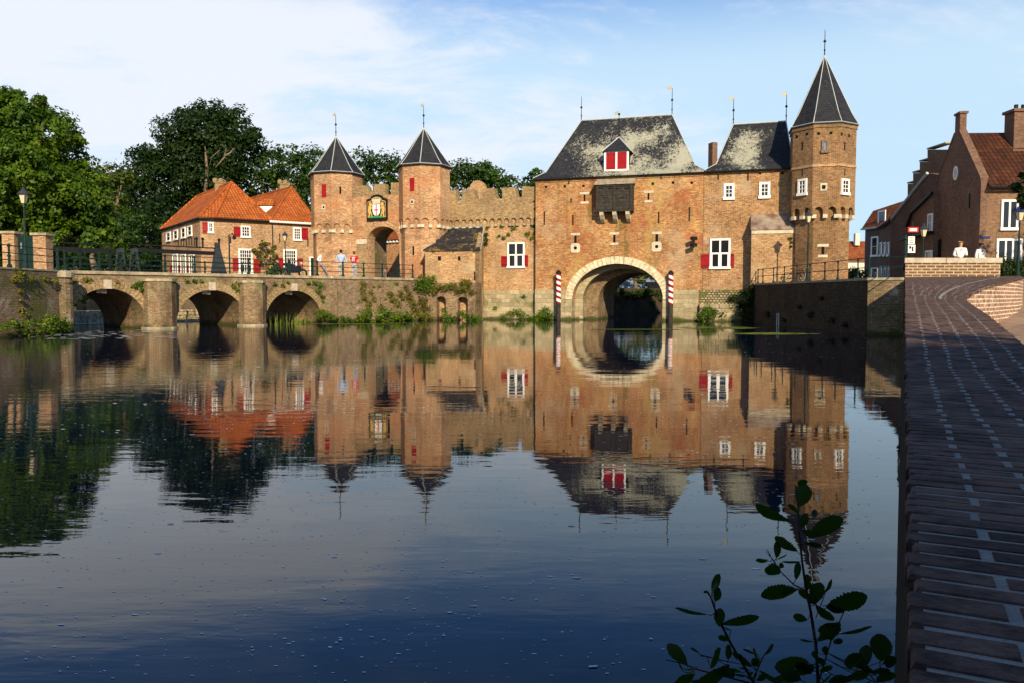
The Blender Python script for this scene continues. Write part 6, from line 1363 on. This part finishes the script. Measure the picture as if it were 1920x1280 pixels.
for x0_, lb_ in ((1150, 'left part'), (1200, 'right part')):
    patch(bwf, [(x0_+k*9, 546+random.uniform(-2, 6), 7) for k in range(6)]+[(x0_+8+k*16, 560+random.uniform(-4, 10), 5) for k in range(3)], .5, 'leaf_mid', 'ivy hanging over the shaded wall seen through the river arch, '+lb_, size=.2)
# climbing rose on the house
L = []
for (x, y, r) in ((478, 470, 5), (486, 462, 6), (494, 456, 6), (502, 458, 5), (508, 468, 6), (512, 478, 6), (500, 480, 5), (490, 488, 5), (506, 492, 5), (500, 500, 4), (515, 465, 4), (484, 475, 4)):
    p = at(x, y, 64.8); L.append((p, r*64.8/1480))
P, N = lobes_leaves(L, .16, 1.0, clump=.28); rs = root('climbing_rose', at(503, 520, 64.8), 'sparse climbing rose on the wall between the two red-roofed houses', 'rose'); leaf_obj('foliage', P, N, .16, M['leaf_dry'], rs)
g = Geo()
for x, y in ((486, 462), (512, 478), (496, 456), (505, 492)): g.tube([at(503, 520, 64.8), at(504, 500, 64.9), at(x, y, 64.8)], .03, 4)
g.build('stem', M['bark'], rs)
L = [(at(x, y, 60), r*60/1480) for x, y, r in ((510, 510, 9), (522, 506, 10), (530, 512, 9), (516, 516, 9), (538, 508, 7))]
bush('garden_bush', L, 'leaf_mid', 'green bush behind the bridge railing below the right house window', size=.2, clump=.35)
L = [(at(x, 518, 61), r*61/1480) for x, r in ((450, 4), (462, 4), (474, 4), (486, 4), (497, 5), (440, 4))]; bush('flower_border', L, 'leaf_bush', 'strip of low green plants at the foot of the left house', 'plant', size=.16, clump=.25)
# grass in the water by arch 3 and reeds
def blades(name, pts, n, h, mat, label, spread=.3, kind=None):
    V = []; F_ = []
    for (c, k) in pts:
        for i in range(int(n*k)):
            a = random.uniform(0, 6.28); p = Vector(c)+Vector((random.gauss(0, spread), random.gauss(0, spread*.6), 0)); hh = h*random.uniform(.4, 1.1); l = Vector((math.cos(a), math.sin(a), 0))*hh*random.uniform(.1, .5); w = Vector((math.sin(a), -math.cos(a), 0))*.012; b = len(V)
            V += [p-w, p+w, p+l*.4+Vector((0, 0, hh*.6))+w*.7, p+l*.4+Vector((0, 0, hh*.6))-w*.7, p+l+Vector((0, 0, hh))]; F_ += [(b, b+1, b+2, b+3), (b+3, b+2, b+4)]
    g = Geo(); g.add(V, F_); return g.build(name, M[mat], None, fix=False, label=label, cat='grass' if kind is None else None, kind=kind)
blades('water_grass', [(Vector((at(x, 605, Y).x, Y, 0)), 1) for x, Y in ((510, 45.5), (520, 46), (532, 46.4), (545, 46.8), (552, 47), (560, 47.2), (575, 48))], 9, .75, 'grass', 'tall grass growing from the water in front of the third bridge arch', .22)
L = []
# floating duckweed mats
def mat_(name, cx, cy, Y, sx, sy, label, seed):
    rr = random.Random(seed); g = Geo(); c = Vector((at(cx, cy, Y).x, Y, 0))
    for k in range(240):
        a = rr.uniform(0, 6.28); q = rr.random()**.6; x = c.x+math.cos(a)*q*sx+rr.gauss(0, .1); y = c.y+math.sin(a)*q*sy; r = rr.uniform(.05, .28); pts = []
        for i in range(6):
            t = 2*math.pi*i/6; e = r*rr.uniform(.5, 1.1); pts.append(Vector((x+e*1.6*math.cos(t), y+e*.45*math.sin(t), .006+.00003*k)))
        g.poly(pts)
    g.build(name, M['algae'], None, fix=False, label=label, cat='duckweed')
mat_('duckweed', 1345, 612, 42, 2.0, 1.6, 'yellow-green duckweed mat floating in front of the wing, the one closer to the walls', 1)
mat_('duckweed', 1450, 626, 35.5, 1.7, 1.0, 'yellow-green duckweed mat floating off the dark quay wall, the one nearer the camera', 2)
mat_('duckweed', 640, 606, 47.5, 3.5, .8, 'thin yellow-green duckweed strip along the foot of the quay wall', 3)
mat_('duckweed', 1200, 618, 40, 2.5, .25, 'thin line of duckweed in the reflection of the river arch', 4)
# floating flecks: foam, seeds, fluff
g = Geo(); rr = random.Random(11)
for k in range(6500):
    Y = 1.6*math.exp(rr.random()*3.2); x = rr.uniform(-.72, .50)*Y
    if x > .4955*Y-.15: continue
    # they gather in loose drifts
    if math.sin(x*1.3+Y*.7)+math.sin(x*.5-Y*1.1+2)+rr.gauss(0, 1.1) < -.9: continue
    r = rr.uniform(.0016, .0062)*(1.0+Y*.11)
    if rr.random() < .05: r *= 2.4
    n = rr.randint(5, 8); a0 = rr.uniform(0, 3.1); asp = rr.uniform(.35, .9); pts = []
    for i in range(n):
        t = 2*math.pi*i/n; e = r*rr.uniform(.45, 1.15); px_, py_ = e*math.cos(t)*1.6, e*asp*math.sin(t); pts.append(Vector((x+px_*math.cos(a0*.15)-py_*math.sin(a0*.15), Y+py_, .0015+.0000006*k)))
    g.poly(pts)
g.build('floating_flecks', M['fleck'], None, fix=False, kind='stuff')
# bits on the water by the bridge
g = Geo()
for k in range(160):
    x = rr.uniform(60, 330); Y = rr.uniform(31, 40); c = at(x, 600, Y); 
    if c.x < -20.3: continue
    r = rr.uniform(.03, .12); g.poly([Vector((c.x+r*1.8*math.cos(t*1.05), Y+r*.5*math.sin(t*1.05), .01+.00004*k)) for t in range(6)])
g.build('floating_foam', M['foam'], None, fix=False, kind='stuff')
# ================================================================== FOREGROUND ALDER
def zp(x, y, d=1.62): return at(1220+x/3.2, 880+y/3.2, d)
ald = root('alder_sapling', zp(1005, 1500, 1.6), 'dark young alder shoots with rounded toothed leaves in the bottom right foreground', 'sapling')
g = Geo()
STEMS = []
def stem(pts, r0, r1, d=1.62):
    P_ = [zp(x, y, d+.02*math.sin(i)) for i, (x, y) in enumerate(pts)]; n = len(P_); STEMS.extend([P_[i].lerp(P_[i+1], t/6) for i in range(n-1) for t in range(6)]); g.tube(P_, [r0+(r1-r0)*i/(n-1) for i in range(n)], 6)
stem([(1010, 1500), (1005, 1280), (990, 1040), (960, 850), (930, 700), (910, 560), (890, 380), (885, 230), (868, 90)], .0042, .0012)
stem([(760, 1500), (620, 1280), (480, 1040), (400, 880), (370, 790), (345, 730)], .0036, .0012, 1.5)
stem([(1005, 1300), (1020, 1230), (1080, 1030), (1110, 960), (1160, 850)], .002, .001)
stem([(640, 1320), (600, 1280), (450, 1240), (290, 1200), (190, 1160), (90, 1140)], .0022, .0009, 1.5)
stem([(935, 725), (860, 690), (780, 610), (720, 520), (700, 480)], .0018, .0008); stem([(620, 1240), (680, 1110), (730, 1050)], .0018, .0008, 1.5)
stem([(300, 1110), (420, 1140), (540, 1165)], .0014, .0007, 1.5); stem([(990, 890), (1040, 760), (1070, 670)], .0012, .0006)
stem([(1450, 1400), (1380, 1240), (1375, 1150)], .0024, .0012, 1.75); stem([(1450, 1400), (1340, 1260), (1300, 1210), (1190, 1190)], .002, .001, 1.7)
g.build('stem', M['stem'], ald)
leaves = [(345, 870, 155, 800, 90), (420, 930, 640, 840, 110), (370, 740, 400, 620, 60), (345, 740, 325, 710, 25), (880, 720, 655, 730, 120), (775, 625, 685, 565, 80), (755, 530, 755, 420, 40), (715, 515, 695, 475, 18), (905, 550, 790, 535, 35), (870, 660, 880, 560, 50), (881, 490, 755, 385, 90), (840, 310, 635, 175, 85), (895, 220, 925, 80, 95), (900, 100, 905, 40, 55), (955, 400, 1145, 280, 100), (900, 350, 930, 260, 50), (980, 290, 985, 225, 35), (990, 800, 1010, 670, 90), (940, 740, 990, 800, 60), (1050, 830, 1285, 720, 150), (1040, 740, 1075, 655, 25), (990, 810, 1090, 880, 60), (1075, 1020, 1080, 890, 120), (1130, 985, 1315, 910, 70), (1000, 1020, 895, 985, 40), (950, 1160, 735, 1130, 110), (985, 1180, 915, 1205, 60), (1380, 1150, 1385, 970, 120), (1195, 1195, 1225, 1070, 90), (1350, 1230, 1225, 1110, 70), (220, 1165, 110, 1040, 80), (290, 1100, 245, 1055, 35), (360, 1190, 400, 1065, 100), (465, 1140, 460, 1015, 35), (475, 1170, 270, 1280, 100), (265, 1225, 135, 1290, 80), (610, 1180, 530, 1100, 70), (655, 1180, 610, 1130, 60), (690, 1110, 725, 1040, 35), (650, 1200, 800, 1270, 80), (740, 1180, 905, 1240, 90), (1300, 1210, 1050, 1240, 70), (1180, 1250, 1300, 1215, 60), (1420, 1190, 1460, 1100, 60), (420, 1225, 505, 1200, 60), (1400, 1240, 1460, 1230, 60), (1000, 1030, 1130, 900, 70), (410, 940, 420, 830, 60), (480, 960, 460, 930, 40)]
rr = random.Random(5)
for k in range(16): 
    x_ = rr.uniform(120, 1380); y_ = rr.uniform(1180, 1290); a_ = rr.uniform(-.4, 3.5); l_ = rr.uniform(70, 130); leaves.append((x_, y_, x_+l_*math.cos(a_), y_-abs(l_*math.sin(a_)), rr.uniform(45, 85)))
for k in range(44):
    q_ = rr.choice(STEMS); xx_ = ((q_.x/q_.y*(CP)*FPX)+960-1220)*3.2; r_ = ray(0, 0)
    # back to the tracing grid of the leaf table
    w_ = q_-Vector((0, 0, CAMZ)); f_ = w_.y*CP-w_.z*SP; uu = w_.x/f_; vv = (w_.y*SP+w_.z*CP)/f_; X_ = ((uu*FPX+960)-1220)*3.2; Y_ = ((640-vv*FPX)-880)*3.2
    if Y_ < 250 or Y_ > 1330: continue
    a_ = rr.uniform(-.5, 3.6); l_ = rr.uniform(45, 105); c_ = rr.uniform(18, 40); leaves.append((X_+c_*math.cos(a_), Y_-c_*math.sin(a_), X_+(l_+c_)*math.cos(a_), Y_-(l_+c_)*math.sin(a_)*.9, l_*rr.uniform(.45, .68)))
pg = Geo()
for i, (x0, y0, x1, y1, w) in enumerate(leaves):
    d0 = (1.5 if x0 < 650 and y0 > 600 else 1.62)+rr.uniform(-.03, .03); d1 = d0+rr.uniform(-.035, .035)
    a = zp(x0, y0, d0); b = zp(x1, y1, d1); near_ = min(STEMS, key=lambda q: (q-a).length)
    if .003 < (near_-a).length < .10: pg.tube([near_, near_.lerp(a, .5)-Vector((0, 0, .004)), a], .0009, 4)
    ax_ = b-a; ln = ax_.length; ax_ = ax_/ln
    vw = a.normalized(); sd = ax_.cross(vw).normalized(); up = sd.cross(ax_); tl = rr.uniform(-.45, .45); sd2 = (sd*math.cos(tl)+up*math.sin(tl)); up2 = sd2.cross(ax_); W_ = w/3.2/1480*1.6*1.08; asy = rr.uniform(-.18, .18); rag = [rr.uniform(-.07, .07) for _ in range(40)]
    NL = 22; L_ = []; Rr = []; Mi = []
    for k in range(NL+1):
        t = k/NL; prof = (math.sin(math.pi*t**1.25)**.58 if 0 < t < 1 else 0); tooth = 1+(.07 if k % 2 else -.05)*(1 if t > .12 else 0)
        c = a+ax_*ln*t-up2*ln*.12*math.sin(math.pi*t); hw = W_*.5*prof*tooth*(1+rag[k]); cur = up2*ln*(-.16*t*t); c = c+cur+sd2*(ln*asy*.35*math.sin(math.pi*t)); 
        L_.append(c+sd2*hw+up2*hw*.25); Rr.append(c-sd2*hw+up2*hw*.25); Mi.append(c)
    n = NL+1; Geo().add(L_+Mi+Rr, [(k, k+1, n+k+1, n+k) for k in range(NL)]+[(n+k, n+k+1, 2*n+k+1, 2*n+k) for k in range(NL)]).build('leaf', M['leaf_alder'], ald, smooth=True, fix=False)
pg.each('leaf_stalk', M['stem'], ald)
# unseen tree added behind the camera; its crown keeps skylight off the parapet
rt = root('shade_tree', (1.5, -5.0, .8), 'unseen tree added behind the camera to shade the near parapet', 'tree')
LL = [(Vector((random.uniform(-4, 4.5), random.uniform(-8, -1.2), random.uniform(4.4, 6.6))), random.uniform(.9, 1.4)) for k in range(34)]
P, N = lobes_leaves(LL, .24, .8, clump=.5); leaf_obj('crown', P, N, .24, M['leaf_mid'], rt)
Geo().tube([(1.5, -5, .7), (1.4, -5, 3), (1.6, -4.8, 5.5)], [.24, .18, .08], 8).build('trunk', M['bark'], rt)
# ================================================================== UNSEEN HOUSE ADDED BEHIND THE CAMERA (shades the near bank)
hb_ = root('shade_house', (6, -12, .8), 'unseen brick house added behind the camera to shade the near bank', 'house')
Geo().plan([(-22, -17), (16, -17), (16, -9), (-22, -9)], -1, 7.9).build('wall', M['brick_right'], hb_)
g = Geo(); g.add([Vector(v) for v in ((-22.3, -8.7, 8), (16.3, -8.7, 8), (16.3, -17.3, 8), (-22.3, -17.3, 8), (-22, -13, 10.3), (16, -13, 10.3))], [(0, 1, 5, 4), (2, 3, 4, 5), (1, 2, 5), (3, 0, 4), (3, 2, 1, 0)]); g.build('roof', M['tile_brown'], hb_)
# ================================================================== CAMERA, SKY, SUN
cam = bpy.data.cameras.new('camera'); co = bpy.data.objects.new('camera', cam); col.objects.link(co)
cam.sensor_width = 36; cam.lens = 36*FPX/1920; cam.clip_end = 5000; cam.clip_start = .05
co.location = (0, 0, CAMZ); co.rotation_euler = (math.pi/2-PITCH, 0, 0); bpy.context.scene.camera = co
SUN_AZ = R(12); SUN_EL = R(25.5)    # azimuth: to the right of straight behind the camera
sd = Vector((math.sin(SUN_AZ)*math.cos(SUN_EL), -math.cos(SUN_AZ)*math.cos(SUN_EL), math.sin(SUN_EL)))
sl_ = bpy.data.lights.new('sun', 'SUN'); so = bpy.data.objects.new('sun', sl_); col.objects.link(so); sl_.energy = 4.9; sl_.angle = R(.5); sl_.color = (1, .82, .57)
so.rotation_euler = sd.to_track_quat('Z', 'Y').to_euler(); so.location = (20, -60, 60)
w = bpy.data.worlds.new('World'); bpy.context.scene.world = w; w.use_nodes = True; t = w.node_tree; t.nodes.clear()
def wn(k): return t.nodes.new(k)
out = wn('ShaderNodeOutputWorld'); bg = wn('ShaderNodeBackground'); t.links.new(bg.outputs[0], out.inputs[0]); bg.inputs[1].default_value = .092
sky = wn('ShaderNodeTexSky'); sky.sky_type = 'NISHITA'; sky.sun_disc = False; sky.sun_elevation = SUN_EL; sky.sun_rotation = math.atan2(sd.x, sd.y); sky.air_density = 1.1; sky.dust_density = .6; sky.ozone_density = 3.0
tc = wn('ShaderNodeTexCoord'); sx = wn('ShaderNodeSeparateXYZ'); t.links.new(tc.outputs['Generated'], sx.inputs[0])
def m_(op, a, b):
    x = wn('ShaderNodeMath'); x.operation = op
    for i, v in ((0, a), (1, b)):
        if isinstance(v, bpy.types.NodeSocket): t.links.new(v, x.inputs[i])
        else: x.inputs[i].default_value = v
    return x.outputs[0]
zz = m_('ADD', m_('MAXIMUM', sx.outputs[2], 0), .22); cx_ = wn('ShaderNodeCombineXYZ'); t.links.new(m_('DIVIDE', sx.outputs[0], zz), cx_.inputs[0]); t.links.new(m_('MULTIPLY', m_('DIVIDE', sx.outputs[1], zz), 1.0), cx_.inputs[1])
def nz(scale, det, rough, loc, sc=(1, 1, 1), dist=0.0):
    mp = wn('ShaderNodeMapping'); t.links.new(cx_.outputs[0], mp.inputs[0]); mp.inputs['Location'].default_value = loc; mp.inputs['Scale'].default_value = sc
    n = wn('ShaderNodeTexNoise'); t.links.new(mp.outputs[0], n.inputs['Vector']); n.inputs['Scale'].default_value = scale; n.inputs['Detail'].default_value = det; n.inputs['Roughness'].default_value = rough; n.inputs['Distortion'].default_value = dist; return n.outputs['Fac']
def mr(v, lo, hi, a, b):
    x = wn('ShaderNodeMapRange'); x.interpolation_type = 'SMOOTHSTEP'; t.links.new(v, x.inputs[0])
    for i, q in ((1, lo), (2, hi), (3, a), (4, b)): x.inputs[i].default_value = q
    return x.outputs[0]
left = mr(sx.outputs[0], -.45, .45, .10, -.02)
c1_ = m_('ADD', m_('ADD', m_('MULTIPLY', nz(.62, 8, .6, (3, 1, 0), (1, 1.5, 1), .3), .60), m_('MULTIPLY', nz(2.0, 9, .68, (1, 5, 0), (1, 1.7, 1), .4), .40)), left)
cf_ = m_('MULTIPLY', mr(c1_, .48, .64, 0, .95), mr(sx.outputs[2], .32, .40, 1, .0)); cf_ = m_('MAXIMUM', cf_, mr(c1_, .50, .72, 0, .26)); vl_ = mr(sx.outputs[2], .25, .41, .90, .04)
mx = wn('ShaderNodeMix'); mx.data_type = 'RGBA'; tint = wn('ShaderNodeMix'); tint.data_type = 'RGBA'; tint.blend_type = 'MULTIPLY'; tint.inputs[0].default_value = 1; tint.inputs[7].default_value = (.42, .80, 1.20, 1); t.links.new(sky.outputs[0], tint.inputs[6]); veil = wn('ShaderNodeMix'); veil.data_type = 'RGBA'; t.links.new(vl_, veil.inputs[0]); t.links.new(tint.outputs[2], veil.inputs[6]); veil.inputs[7].default_value = (4.9, 6.5, 7.7, 1); t.links.new(veil.outputs[2], mx.inputs[6]); t.links.new(cf_, mx.inputs[0]); mx.inputs[7].default_value = (6.75, 7.1, 7.75, 1)
t.links.new(mx.outputs[2], bg.inputs[0])
sc = bpy.context.scene; sc.view_settings.view_transform = 'Standard'; sc.view_settings.look = 'None'; sc.view_settings.exposure = .5; sc.view_settings.gamma = 1
sc.render.engine = 'CYCLES'
for o in bpy.data.objects:
    if 'label' in o and not (4 <= len(o['label'].replace('-', ' ').split()) <= 16): print('LABEL', o.name, len(o['label'].replace('-', ' ').split()))
